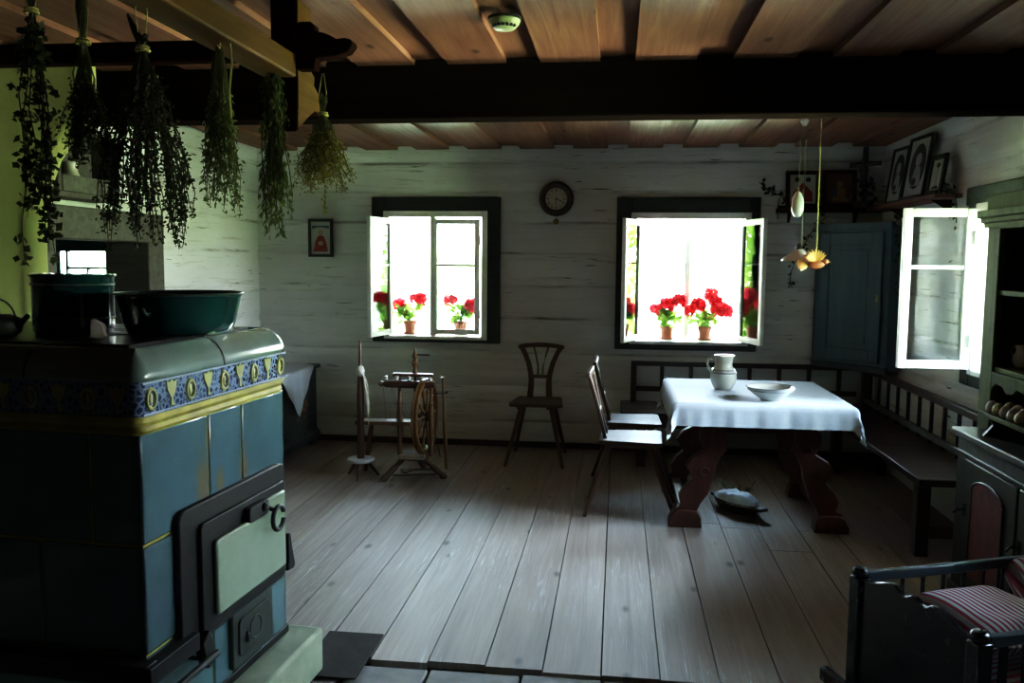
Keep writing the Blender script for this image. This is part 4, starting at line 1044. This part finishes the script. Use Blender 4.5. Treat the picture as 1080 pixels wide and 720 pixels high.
def picture(name, label, w, h, loc, rot, mount, frame_mat, fw, scene):
    t = thing(name, label, 'picture', loc); t.rotation_euler = rot
    f = MB(); ring_xz(f, -w / 2, w / 2, 0, h, fw, -.018, .004); f.build('frame', frame_mat, t, bevel=.003)
    p = MB().box(-w / 2 + fw * .6, w / 2 - fw * .6, -.006, .002, fw * .6, h - fw * .6).build('print', mount, t)
    for nm, mt, shapes in scene:
        q = MB()
        for sname, *ar in shapes:
            if sname == 'poly': q.prism([(x * w, z * h) for x, z in ar[0]], 'XZ', -.0085 - ar[1] * .0004, -.006)
            else:
                (x, z, rx, rz, lv) = ar; pts = [(x * w + rx * w * math.cos(2 * PI * k / 18), z * h + rz * h * math.sin(2 * PI * k / 18)) for k in range(18)]
                q.prism(pts, 'XZ', -.0085 - lv * .0004, -.006)
        q.build(nm, mt, p, smooth=False)
    return t
robe = [('robe', M_red2, [('poly', [(-.30, .14), (.30, .14), (.22, .40), (.10, .56), (-.10, .56), (-.22, .40)], 0)]),
        ('figure', M_skin, [('ell', 0, .64, .085, .075, 1), ('ell', 0, .36, .10, .06, 1)]),
        ('drapery', M_blue, [('poly', [(-.34, .82), (.34, .82), (.34, .74), (.1, .78), (-.1, .78), (-.34, .74)], 1)])]
picture('framed_print', 'small black framed print of a red-robed figure left of the left window', .215, .32, (-2.505, YB - .026, 1.578), (0, 0, 0), M_paper, M_ink, .024, robe)
picture('framed_print', 'left of the two dark framed pictures on the far wall shelf', .255, .285, (1.415, 6.945, 1.990), (R(-6), 0, 0), M_paper, M_rack, .030,
        [('gable', M_red2, [('poly', [(-.30, .16), (.30, .16), (.28, .42), (0, .68), (-.28, .42)], 0)]), ('medallion', M_ink, [('ell', -.16, .76, .08, .07, 1)]), ('medallion', M_ink, [('ell', .16, .76, .08, .07, 1)]), ('blessing', M_skin, [('poly', [(-.05, .3), (.05, .3), (.03, .5), (-.03, .5)], 2)])])
picture('framed_print', 'right of the two dark framed pictures on the far wall shelf, with brown print', .255, .29, (1.69, 6.945, 1.990), (R(-6), 0, 0), plain('brown_print', (.10, .045, .02), .35, .3, 14), M_rack, .030,
        [('figure', M_gilt, [('ell', .02, .62, .10, .09, 1), ('poly', [(-.22, .16), (.26, .16), (.14, .52), (-.10, .52)], 0)]), ('halo', M_blue, [('ell', -.12, .4, .06, .14, 2)])])
por = [('oval', M_ink, [('ell', 0, .52, .33, .36, 0)]), ('figure', plain('pale_figure', (.34, .36, .37), .5), [('ell', .02, .62, .13, .11, 2), ('poly', [(-.2, .22), (.24, .2), (.16, .5), (-.08, .52)], 1)]), ('hair', M_ink, [('ell', -.06, .28, .1, .06, 3)])]
picture('framed_print', 'farthest of the three leaning pictures on the right wall, half behind the tall one', .27, .40, (1.945, 6.46, 1.986), (R(-8), 0, R(-85)), M_paper, M_ink, .020, por)
picture('framed_print', 'tall middle picture with a dark oval leaning on the right wall', .34, .42, (1.935, 6.03, 1.986), (R(-8), 0, R(-85)), M_paper, M_ink, .022, por)
picture('framed_print', 'smallest of the three leaning pictures on the right wall, nearest the window', .21, .25, (1.945, 5.66, 1.986), (R(-8), 0, R(-85)), M_paper, M_ink, .030, [('oval', M_ink, [('ell', 0, .74, .12, .06, 0), ('poly', [(-.25, .15), (.25, .15), (.05, .25), (-.05, .25)], 0)]), ('figure', plain('pale_figure', (.34, .36, .37), .5), [('poly', [(-.06, .22), (.06, .22), (.05, .68), (-.05, .68)], 2)])])
# crucifix in the corner
cx_ = thing('crucifix', 'dark crucifix with blue cloth standing in the shelf corner', 'crucifix', (1.86, 6.90, 1.987), R(-40))
MB().box(-.06, .06, -.04, .04, 0, .05).build('foot', M_fig, cx_, bevel=.006)
MB().box(-.018, .018, -.012, .012, .05, .46).box(-.12, .12, -.012, .012, .31, .345).build('cross', M_fig, cx_, bevel=.003)
MB().ell((0, -.02, .355), (.02, .018, .026)).turned((0, -.02, .33), (0, -.022, .15), [(0, .02), (.25, .034), (.6, .022), (.8, .02), (1, .010)]).tube([(-.10, -.018, .335), (0, -.022, .32), (.10, -.018, .335)], .009).build('figure', plain('dark_carving', (.05, .03, .03), .5), cx_)
bs_ = MB()
for k in range(26): bs_.leaf((rnd(-.09, .09), rnd(-.05, .02), rnd(.03, .2)), (rnd(-1, 1), -.4, rnd(-.3, 1)), (0, 1, .3), .06, .045)
bs_.build('paper_flowers', mat_leaf('dark_red_flowers', (.05, .006, .012), (.02, .02, .06), .05), cx_, smooth=False)

# ivy garlands
def garland(name, label, pts, density=90, spread=.035, L_=.04):
    t = thing(name, label, 'garland', pts[0]); o0 = Vector(pts[0])
    P = [Vector(p) - o0 for p in pts]; MB().tube(P, .004, 5).build('vine', M_stemd, t)
    lb = MB()
    for i in range(len(P) - 1):
        seg = (P[i + 1] - P[i]).length
        for k in range(int(seg * density)):
            c = P[i].lerp(P[i + 1], rnd(0, 1)); q = Vector((rnd(-1, 1), rnd(-.9, -.05), rnd(-1, 1)))
            if 'right' in label: q = Vector((rnd(-.9, -.05), rnd(-1, 1), rnd(-1, 1)))
            lb.leaf(c + q * spread * .6, q, (rnd(-1, 1), -1, rnd(-1, 1)), L_ * rnd(.6, 1.2), L_ * .7 * rnd(.6, 1.2))
    lb.build('leaves', M_ivy, t, smooth=False); return t
garland('ivy_garland', 'dark garland drooping from the window corner to the picture shelf', [(1.09, 6.99, 2.19), (1.16, 6.98, 2.125), (1.24, 6.975, 2.09), (1.30, 6.96, 2.05), (1.38, 6.915, 2.00)], 110)
garland('ivy_garland', 'dark trailing garland on the wall left of the blue cupboard', [(1.60, 6.90, 1.92), (1.53, 6.97, 1.86), (1.47, 6.985, 1.74), (1.40, 6.985, 1.62), (1.36, 6.985, 1.50), (1.345, 6.985, 1.36)], 55, .03)
garland('ivy_garland', 'thin dry strand hanging below the window corner garland', [(1.25, 6.99, 2.07), (1.235, 6.99, 1.97), (1.24, 6.99, 1.90)], 30, .012, .018)
garland('ivy_garland', 'dark garland on the right wall beside the nearest leaning picture', [(1.97, 5.60, 2.0), (1.97, 5.50, 2.015), (1.97, 5.40, 1.99), (1.97, 5.36, 1.90), (1.97, 5.35, 1.80)], 60, .035)
garland('ivy_garland', 'dark greenery down the corner right of the blue cupboard', [(1.985, 6.42, 1.93), (1.985, 6.36, 1.7), (1.985, 6.33, 1.5), (1.985, 6.31, 1.3)], 45, .04)

# ------------------------------------------------------------------ clock
ck = thing('wall_clock', 'round dark wall clock with a cream dial between the windows', 'clock', (-.511, YB - .012, 2.064))
def disc(mb, r0, r1, y0, y1): return mb.lathe([(r0, y0), (r1, y0), (r1, y1), (r0, y1)] , 40, axis='Y')
MB().lathe([(.0, .0), (.138, .0), (.142, -.02), (.138, -.04), (.118, -.052), (.098, -.046), (.090, -.034), (.088, -.028), (0, -.028)], 48, axis='Y').build('case', M_clockc, ck, ang=50)
MB().lathe([(0, -.030), (.088, -.030), (.088, -.028), (0, -.028)], 40, axis='Y').build('dial', M_dial, ck)
nm = ['XII', 'I', 'II', 'III', 'IIII', 'V', 'VI', 'VII', 'VIII', 'IX', 'X', 'XI']
for k, s in enumerate(nm):
    mbn = MB()
    q = R(90 - 30 * k); w = .0065; tot = len(s) * w
    rot = Matrix.Rotation(-(q - PI / 2), 3, 'Y')
    for j, chx in enumerate(s):
        ox = -tot / 2 + w * (j + .5)
        def putbar(x0, z0, x1, z1):
            a_ = rot @ Vector((x0, 0, z0 + .070)); b2 = rot @ Vector((x1, 0, z1 + .070))
            mbn.bar((a_.x, -.0312, a_.z), (b2.x, -.0312, b2.z), .0026, .0012, (0, 1, 0))
        if chx == 'I': putbar(ox, -.010, ox, .010)
        elif chx == 'V': putbar(ox - .003, .010, ox, -.010); putbar(ox + .003, .010, ox, -.010)
        else: putbar(ox - .003, .010, ox + .003, -.010); putbar(ox + .003, .010, ox - .003, -.010)
    mbn.build('numeral', M_ink, ck, smooth=False)
MB().bar((.0, -.033, .0), (.052, -.033, -.024), .006, .0015, (0, 1, 0)).bar((0, -.034, 0), (-.004, -.034, -.05), .005, .0015, (0, 1, 0)).lathe([(0, -.035), (.008, -.035), (.008, -.031), (0, -.031)], 14, axis='Y').build('hands', M_ink, ck, smooth=False)
MB().box(-.003, .003, -.026, -.022, -.165, -.13).lathe([(0, -.030), (.022, -.028), (.024, -.024), (.022, -.020), (0, -.018)], 24, (.0, 0, -.183), 'Y').build('pendulum', M_brass, ck)

# ------------------------------------------------------------------ pendant lamp and hanging bird
lp = thing('pendant_lamp', 'rise-and-fall lamp with a pale counterweight above the table', 'lamp', (1.075, 5.30, 0))
MB().lathe([(0, ZC), (.03, ZC), (.032, ZC - .02), (.012, ZC - .03), (0, ZC - .03)], 20).build('ceiling_rose', M_shade, lp)
MB().lathe([(.0, 2.36), (.012, 2.362), (.02, 2.375), (.026, 2.39), (.02, 2.405), (.01, 2.41), (0, 2.41)], 18).torus((0, 0, 2.42), .012, .003, 'Y', 14, 6).build('pulley', M_shade, lp)
MB().tube([(-.018, 0, 2.39), (-.02, 0, 1.98)], .0025, 6).tube([(.012, 0, 2.39), (.012, 0, 1.66)], .0022, 6).tube([(0, 0, 2.44), (0, 0, 2.42)], .004).build('flex', M_cord, lp)
MB().lathe([(0, 1.83), (.018, 1.834), (.036, 1.865), (.038, 1.90), (.034, 1.94), (.018, 1.972), (.006, 1.982), (0, 1.984)], 20, (-.022, 0, 0), sx=.95).build('counterweight', M_shade, lp, ang=70)
shd = MB().lathe([(.018, .055), (.03, .05), (.05, .032), (.085, .012), (.098, .0), (.100, -.004), (.096, -.003), (.08, .008), (.045, .028), (.02, .044)], 32, (0, 0, 0), cap=False).build('lamp_shade', M_shade, lp, ang=70); shd.location = (-.005, 0, 1.585); shd.rotation_euler = (R(3), R(-6), 0)
MB().lathe([(0, 0.09), (.008, .09), (.014, .08), (.018, .055), (.018, .04), (0, .038)], 16).ell((0, 0, .02), (.026, .026, .03)).build('socket', M_bakel, lp).location = (-.005, 0, 1.585)
bd = thing('hanging_bird', 'orange shaved-wood bird hanging on a straw cord by the lamp', 'ornament', (1.135, 5.16, 1.575))
MB().tube([(.006, 0, .0), (.004, 0, ZC - 1.575)], .0028, 6).build('cord', M_twine, bd)
MB().ell((.005, 0, -.025), (.05, .022, .026), 16, 10).ell((.058, 0, -.008), (.02, .017, .018), 12, 8).build('body', M_bird, bd)
MB().turned((.072, 0, -.008), (.095, 0, -.016), [(0, .007), (1, .001)], 8).build('beak', M_gilt, bd)
for sgn in (-1, 1):
    wg = MB()
    for k in range(9):
        an = R(30 + 13 * k); d = Vector((-math.cos(an) * .9, sgn * .35, math.sin(an) * .75)).normalized()
        wg.leaf((-.0, sgn * .012, -.01), d, (0, 1, .4), .085 - .002 * abs(k - 4), .03, .1)
    wg.build('wing', M_wing, bd, smooth=False)
tw = MB()
for k in range(9):
    an = R(-32 + 8 * k); tw.leaf((-.035, 0, -.028), (-math.cos(an), .1 * (k - 4), math.sin(an)), (0, 1, .2), .07, .022, .1)
tw.build('tail', M_wing, bd, smooth=False)
MB().lathe([(0, .012), (.014, .01), (.016, 0), (0, -.002)], 12).build('cord_knot', M_shade, bd)

# ------------------------------------------------------------------ dresser
dz = thing('kitchen_dresser', 'olive green dresser with open shelves at the right edge', 'dresser', (1.80, 3.62, 0))
xf, xb = -.205, .225
MB().box(xf, xb, -.56, .54, .06, .765).build('cabinet', M_dresl, dz, bevel=.004)
MB().box(xf - .025, xb, -.58, .565, .765, .80).build('counter', M_dresl, dz, bevel=.008, seg=3)
MB().box(xf - .012, xb, -.57, .552, .0, .07).build('base', M_dresl, dz, bevel=.005)
MB().box(xf - .012, xf + .0, -.56, .545, .69, .705).build('counter_moulding', M_dresl, dz, bevel=.004)
for y0, y1 in ((-.10, .41), (-.55, -.12)):
    dd = MB().box(xf - .016, xf, y0, y1, .10, .68).build('door', M_dresl, dz, bevel=.004)
    ym = (y0 + y1) / 2; hw = (y1 - y0) / 2 - .10
    arch = [(ym - hw, .17), (ym + hw, .17), (ym + hw, .56)] + [(ym + hw * math.cos(R(15 * k)), .56 + .06 * math.sin(R(15 * k))) for k in range(1, 12)] + [(ym - hw, .56)]
    MB().prism(arch, 'YZ', xf - .021, xf - .016).build('red_panel', M_red, dd, bevel=.002)
    rm = MB(); pts = [(xf - .02, y_, z_) for y_, z_ in arch] ; rm.tube(pts + [pts[0]], .006, 6); rm.build('panel_moulding', M_dresl, dd)
    MB().tube([(xf - .016, y1 - .02, .45), (xf - .045, y1 - .02, .45), (xf - .055, y1 - .01, .43)], .006).box(xf - .02, xf - .016, y1 - .035, y1 - .005, .42, .48).build('key', M_iron, dd)
hx = -.118
each([MB().box(hx, hx + .03, .44, .565, .80, 1.755), MB().box(hx, hx + .03, -.58, -.46, .80, 1.755)], 'hutch_stile', M_dres, dz, bevel=.004)
each([MB().box(hx + .03, xb, .540, .565, .80, 1.755), MB().box(hx + .03, xb, -.58, -.555, .80, 1.755)], 'hutch_side', M_dres, dz, bevel=.003)
MB().box(xb - .012, xb, -.555, .54, .80, 1.755).build('hutch_back', M_dresd, dz)
MB().box(hx, xb, -.58, .565, 1.715, 1.755).build('hutch_top', M_dres, dz, bevel=.003)
MB().prism([(hx - .010, 1.722), (hx - .012, 1.742), (hx - .026, 1.746), (hx - .028, 1.764), (hx - .044, 1.770), (hx - .046, 1.80), (xb, 1.80), (xb, 1.75), (hx, 1.75)], 'XZ', -.60, .585).build('cornice', M_dres, dz, smooth=False, bevel=.002)
MB().box(hx - .012, xb, -.58, .56, 1.80, 1.87).build('crown', M_dres, dz, bevel=.004)
for z in (1.075, 1.42): MB().box(hx + .012, xb - .012, -.555, .54, z, z + .022).build('shelf', M_dres, dz, bevel=.003)
ap = [(-.46, 1.075), (.44, 1.075), (.44, .98)]
for k in range(9):
    q = .44 - .90 * (k + .5) / 9; ap += [(q + .04, 1.0 + .02 * (k % 2)), (q, .995 + .03 * ((k + 1) % 2))]
ap += [(-.46, .98)]
MB().prism(ap, 'YZ', hx, hx + .018).build('scalloped_apron', M_dres, dz, bevel=.003)
jug('milk_jug', 'small white jug inside the dresser on its middle shelf', (1.80, 4.04, 1.099), .10, .042, M_china)
pl_ = thing('brown_plate', 'brown earthenware plate standing upright in the dresser', 'plate', (1.84, 3.91, 1.165), R(18))
MB().lathe([(0, .0), (.045, .0), (.06, -.006), (.066, -.012), (.068, -.010), (.062, .0), (.046, .008), (0, .008)], 32, axis='X').build('body', plain('brown_glaze', (.26, .13, .06), .3, .2), pl_)
MB().torus((-.010, 0, 0), .05, .0025, 'X', 28, 6).build('slip_ring', plain('slip', (.5, .42, .25), .3), pl_)
er = thing('egg_rack', 'slim wooden rack holding eggs on the dresser counter', 'rack', (1.66, 3.76, .80))
MB().box(-.05, .07, -.24, .235, .088, .10).build('tray', M_dres, er, bevel=.003)
MB().box(-.055, -.045, -.24, .235, .098, .112).box(.065, .075, -.24, .235, .098, .125).build('edge', M_dres, er, bevel=.002)
MB().prism([(-.04, 0), (.06, 0), (.05, .09), (-.03, .09), (0, .05)], 'XZ', .19, .21).build('foot', M_bench, er, bevel=.002)
MB().prism([(-.04, 0), (.06, 0), (.05, .09), (-.03, .09), (0, .05)], 'XZ', -.21, -.19).build('foot', M_bench, er, bevel=.002)
eg0 = None; k = 0
spots = [(1.642, 3.935), (1.640, 3.865), (1.640, 3.795), (1.640, 3.725), (1.640, 3.655), (1.70, 3.90), (1.70, 3.825), (1.70, 3.75), (1.70, 3.68)]
names = ['egg at the far end of the front row in the dresser rack', 'second egg from the far end, front row of the dresser rack', 'third egg from the far end, front row of the dresser rack', 'fourth egg from the far end, front row of the dresser rack', 'fifth egg from the far end, front row of the dresser rack',
         'egg at the far end of the back row in the dresser rack', 'second egg from the far end, back row of the dresser rack', 'third egg from the far end, back row of the dresser rack', 'fourth egg from the far end, back row of the dresser rack']
for (x, y), nm_ in zip(spots, names):
    if eg0 is None: o = eg0 = MB().lathe([(0, 0), (.012, .003), (.022, .013), (.0265, .026), (.025, .040), (.018, .053), (.008, .0605), (0, .062)], 18).build('egg', M_egg, ang=80)
    else: o = eg0.copy(); COL.objects.link(o)
    o.location = (x, y, .1005 + .80); o.rotation_euler = (0, 0, rnd(0, 6)); tag(o, nm_, 'egg', 'eggs in the dresser rack')

# ------------------------------------------------------------------ cradle
cr = thing('wooden_cradle', 'dark blue wooden cradle with scalloped end board, lower right', 'cradle', (.856, 3.0, 0), R(22))
CW, CL = .527, .95
half = [(0, .478), (.02, .476), (.07, .480), (.115, .497), (.16, .512), (.185, .510), (.20, .498), (.215, .492), (.235, .496), (.25, .505), (CW / 2, .508)]
top = half + [(CW - u, z) for u, z in half[::-1][1:]]
for nm_, x0 in (('end_board', -.012), ('head_board', CL - .012)):
    poly = [(-u, z) for u, z in top] + [(-CW, .10), (0, .10)]
    MB().prism(poly, 'YZ', x0, x0 + .024).build(nm_, M_crad, cr, bevel=.006, seg=3)
for x in (0, CL):
    for y in (0, -CW):
        pm = MB(); pm.box(x - .026, x + .026, y - .026, y + .026, .05, .475); pm.lathe([(.022, .475), (.03, .485), (.03, .497), (.02, .507), (0, .509)], 14, (x, y, 0)); pm.build('post', M_crad, cr, bevel=.006)
    arc = [(.185 - .91 * k / 20, 0) for k in range(21)]
    low = [(y, .0 + .55 * ((y + CW / 2) ** 2) * .12) for y, _ in arc]
    MB().prism(low + [(y, z + .055) for y, z in low[::-1]], 'YZ', x - .02, x + .02).build('rocker', M_crad, cr, bevel=.012, seg=3)
for y in (0, -CW):
    MB().box(.02, CL - .02, y - .014, y + .014, .455, .490).build('side_rail', M_crad2, cr, bevel=.006, seg=3)
    MB().box(.02, CL - .02, y - .012, y + .012, .14, .19).build('lower_rail', M_crad, cr, bevel=.004)
    for k in range(1, 11):
        x = CL * k / 11; wx = .006 if y == 0 else .014; MB().box(x - wx, x + wx, y - .006, y + .006, .18, .46).build('slat', M_crad, cr, bevel=.003)
MB().box(.0, CL, -CW, 0, .12, .14).build('floor_board', M_crad, cr)
def pillow(name, label, size, loc, rot, seedv):
    n = 22; mb = MB(); vs = []
    for side in (1, -1):
        for i in range(n + 1):
            for j in range(n + 1):
                u = i / n * 2 - 1; v = j / n * 2 - 1
                puff = ((1 - u ** 4) * (1 - v ** 4)) ** .5
                pin = 1 - .06 * (1 - abs(u)) * 0
                z = side * size[2] / 2 * puff + .012 * noise.noise((u * 1.8 + seedv, v * 1.8, side)) * puff
                vs.append((u * size[0] / 2 * (1 - .05 * v * v * abs(u)), v * size[1] / 2 * (1 - .05 * u * u * abs(v)), z))
    m = (n + 1) ** 2
    for s_ in (0, 1):
        for i in range(n):
            for j in range(n): mb.f.append(tuple(s_ * m + q for q in (i * (n + 1) + j, (i + 1) * (n + 1) + j, (i + 1) * (n + 1) + j + 1, i * (n + 1) + j + 1)))
    mb.v = vs
    o = mb.build(name, M_stripe, ang=70); o.location = loc; o.rotation_euler = rot
    return tag(o, label, 'pillow')
cm = cr.matrix_basis if False else Matrix.Translation((.856, 3.0, 0)) @ Matrix.Rotation(R(22), 4, 'Z')
def cp(x, y, z): return tuple(cm @ Vector((x, y, z)))
pillow('striped_pillow', 'red and white striped pillow on top in the cradle', (.37, .36, .11), cp(.30, -.27, .405), (R(2), R(-3), R(22 + 90)), 1.)
pillow('striped_pillow', 'red and white striped bolster farther right in the cradle', (.40, .36, .16), cp(.72, -.20, .40), (R(0), R(-16), R(22 + 70)), 5.)
pillow('striped_mattress', 'red and white striped mattress at the bottom of the cradle', (.88, .47, .17), cp(.475, -.264, .235), (0, 0, R(22)), 9.)

# ------------------------------------------------------------------ geraniums on the sills
def geranium(label, loc, seed, blooms, h, first):
    random.seed(seed)
    t = thing('potted_geranium', label, 'potted plant', loc, rnd(0, 6), 'geraniums on the window sills')
    MB().lathe([(.038, 0), (.042, .002), (.052, .085), (.059, .088), (.060, .112), (.052, .113), (.048, .10)], 24).build('pot', M_terra, t, ang=45)
    MB().lathe([(.05, 0), (.06, .002), (.066, .014), (.062, .014), (.055, .006), (.04, .004)], 24, cap=True).build('saucer', M_terra, t, ang=45)
    MB().lathe([(0, .102), (.049, .102), (.049, .095), (0, .095)], 20).build('soil', M_soil, t)
    sb = MB(); lb = MB(); pb = MB()
    for k in range(9):
        an = rnd(0, 2 * PI); tip = Vector((rnd(.02, .09) * math.cos(an), rnd(.02, .09) * math.sin(an) * .8, .11 + rnd(.04, .13)))
        sb.tube([(0, 0, .10), tip * .6 + Vector((0, 0, .05)), tip], .0035, 5)
        for j in range(9):
            c = tip + Vector((rnd(-.045, .045), rnd(-.04, .04), rnd(-.05, .03))); r = rnd(.018, .032); nn = Vector((rnd(-1, 1), rnd(-1, 1), rnd(.2, 1.2))).normalized()
            aa = nn.cross(Vector((.3, .2, 1))).normalized(); bb2 = nn.cross(aa)
            o_ = len(lb.v); pts = [c + aa * r * (1 + .12 * math.cos(5 * q)) * math.cos(q) + bb2 * r * (1 + .12 * math.cos(5 * q)) * math.sin(q) for q in [2 * PI * z / 12 for z in range(12)]]
            lb.add([c - nn * r * .25] + pts, [(0, 1 + z, 1 + (z + 1) % 12) for z in range(12)])
    for dx, dz_, rr in blooms:
        rr *= 1.18
        c = Vector((dx, rnd(-.05, .05), dz_ * h)); sb.tube([(0, 0, .12), c * .5 + Vector((0, 0, .10)), c], .0025, 5)
        pb.ell(c, (rr * .62, rr * .62, rr * .5), 10, 7)
        for k in range(90):
            d = Vector((rnd(-1, 1), rnd(-1, 1), rnd(-.6, 1))).normalized()
            pb.leaf(c + d * rr * .55, d + Vector((rnd(-.5, .5), rnd(-.5, .5), rnd(-.5, .5))), (rnd(-1, 1), rnd(-1, 1), rnd(-1, 1)), rr * .75, rr * .75, .2)
    sb.build('stem', M_leaf, t); lb.build('leaves', M_leaf, t, smooth=False); pb.build('blossoms', M_petal, t, smooth=False)
    t.rotation_euler = (0, 0, 0)
    return t
zs = W1[2] + .024
geranium('geranium in the open half of the left window', (-1.765, YB + .095, zs), 11, [(-.09, .25, .045), (.03, .30, .032), (.10, .30, .042), (.085, .26, .032)], 1., True)
geranium('geranium behind the closed casement of the left window', (-1.325, YB + .095, zs), 12, [(-.10, .29, .042), (-.045, .30, .024), (.10, .26, .045), (.10, .22, .03)], 1., False)
zs = W2[2] + .024
geranium('geranium with smaller blooms, left one in the right window', (.408, YB + .095, zs), 13, [(-.10, .25, .036), (.0, .28, .052), (-.06, .23, .035), (.10, .32, .048), (.06, .31, .03)], 1., False)
geranium('geranium with the fullest red blooms, right one in the right window', (.718, YB + .095, zs), 14, [(-.06, .285, .05), (.045, .37, .048), (.08, .31, .045), (.11, .25, .055), (.16, .24, .05), (-.13, .24, .035), (.19, .22, .03)], 1., False)
random.seed(21)

# ------------------------------------------------------------------ garden
tag(MB().box(-30, 30, 7.5, 60, -.5, -.45).build('lawn', M_grass), 'green lawn outside the windows', 'lawn', kind='structure')
def shrub(label, loc, rx, rz_, n):
    t = thing('garden_shrub', label, 'shrub', loc, group='shrubs in the garden'); lb = MB()
    for k in range(n):
        d = Vector((rnd(-1, 1), rnd(-1, 1), rnd(-1, 1)))
        while d.length > 1: d = Vector((rnd(-1, 1), rnd(-1, 1), rnd(-1, 1)))
        d = d.normalized() * d.length ** .3
        c = Vector((d.x * rx, d.y * rx * .7, rz_ + d.z * rz_)); lb.leaf(c, (rnd(-1, 1), rnd(-1, 1), rnd(-1, .6)), (rnd(-1, 1), rnd(-1, 1), 1), rnd(.08, .16), rnd(.05, .09))
    lb.build('leaves', M_bush, t, smooth=False); MB().turned((0, 0, 0), (0, 0, rz_ * 1.3), [(0, .06), (1, .02)], 8).build('trunk', M_stemd, t)
shrub('leafy garden shrub outside between the two windows', (-.62, 9.3, -.45), .52, 1.5, 2600)
shrub('leafy garden shrub outside to the right of the right window', (3.2, 10.5, -.45), .9, 1.7, 2600)
shrub('leafy garden shrub outside the side window', (4.6, 5.6, -.45), .9, 1.5, 2200)

tag(MB().box(XR + .3, 12, -8, 7.49, -.5, -.45).build('yard', M_grass), 'green yard outside the side windows', 'lawn', kind='structure')
tag(MB().box(XR + WT + .02, 3.3, -3.3, 3.75, 2.22, 2.30).build('sky_block_eave', M_beam), 'unseen roof overhang added to block sky from the side window', 'roof', kind='structure')  # added out of view to shut high sky out of the near window
tag(MB().box(8.6, 9.0, -7, 1.4, -.45, 5.4).build('sky_block_hedge', plain('hedge_green', (.05, .09, .02), .9, .5, 3)), 'tall unseen hedge added to block sky beyond the yard', 'hedge', kind='structure')  # added out of view to shut low sky out of the near window
# ------------------------------------------------------------------ light
wd = bpy.data.worlds.new('world'); scn.world = wd; wd.use_nodes = True; nt = wd.node_tree
bg = nt.nodes['Background']
tc = nt.nodes.new('ShaderNodeTexCoord'); sx_ = nt.nodes.new('ShaderNodeSeparateXYZ'); nt.links.new(tc.outputs['Generated'], sx_.inputs[0])
cr_ = ramp(nt, sx_.outputs[2], [(.0, (.50, .62, .34)), (.02, (.96, .98, 1.0)), (.30, (.66, .83, 1.0)), (1., (.48, .70, 1.0))])
mr = nt.nodes.new('ShaderNodeMapRange'); mr.inputs['From Min'].default_value = -.2; mr.inputs['From Max'].default_value = 1.; mr.inputs['To Min'].default_value = 17.; mr.inputs['To Max'].default_value = 40.
nt.links.new(sx_.outputs[0], mr.inputs[0]); nt.links.new(mr.outputs[0], bg.inputs[1])   # the sky is brighter towards the hidden sun
nt.links.new(cr_, bg.inputs[0])
def portal(name, loc, rot, sx, sy):
    l = bpy.data.lights.new(name, 'AREA'); l.shape = 'RECTANGLE'; l.size = sx; l.size_y = sy; l.cycles.is_portal = True
    o = bpy.data.objects.new(name, l); COL.objects.link(o); o.location = loc; o.rotation_euler = rot
portal('sky_portal', ((W1[0] + W1[1]) / 2, YB + .24, (W1[2] + W1[3]) / 2), (R(-90), 0, 0), .86, 1.05)
portal('sky_portal', ((W2[0] + W2[1]) / 2, YB + .24, (W2[2] + W2[3]) / 2), (R(-90), 0, 0), .92, 1.05)
portal('sky_portal', (XR + .25, (WR[0] + WR[1]) / 2, (WR[2] + WR[3]) / 2), (0, R(90), 0), 1.0, 1.0)
portal('sky_portal', (-4.75, 7.27, 1.5), (R(-90), 0, 0), .52, .22)
def area(name, loc, rot, sx, sy, power, col):
    l = bpy.data.lights.new(name, 'AREA'); l.shape = 'RECTANGLE'; l.size = sx; l.size_y = sy; l.energy = power; l.color = col
    o = bpy.data.objects.new(name, l); COL.objects.link(o); o.location = loc; o.rotation_euler = rot; return o
# lamps added in place of sunlight bounced off the lawn and yard
area('lawn_bounce_lamp', (-.3, 18.5, -.42), (R(180), 0, 0), 20, 14, 16000, (1.0, .98, .76))
area('yard_bounce_lamp', (8.0, 7.5, -.42), (R(180), 0, 0), 8, 6, 11000, (1.0, 1.0, .75))
area('yard_bounce_lamp', (6.9, -1.0, -.42), (R(180), 0, 0), 3.0, 6.0, 4300, (.80, 1.0, .62))

scn.view_settings.view_transform = 'Standard'
scn.view_settings.exposure = 1.78
vs_ = scn.view_settings; vs_.use_curve_mapping = True; cm_ = vs_.curve_mapping; cv_ = cm_.curves[3]
for px_, py_ in ((.008, .0062), (.025, .025), (.06, .080), (.13, .180), (.28, .325), (.5, .51)): cv_.points.new(px_, py_)
cm_.update()
scn.cycles.max_bounces = 10; scn.cycles.diffuse_bounces = 6; scn.cycles.transparent_max_bounces = 16
scn.cycles.sample_clamp_indirect = 30.0; scn.cycles.use_denoising = True
scn.cycles.caustics_reflective = False; scn.cycles.caustics_refractive = False
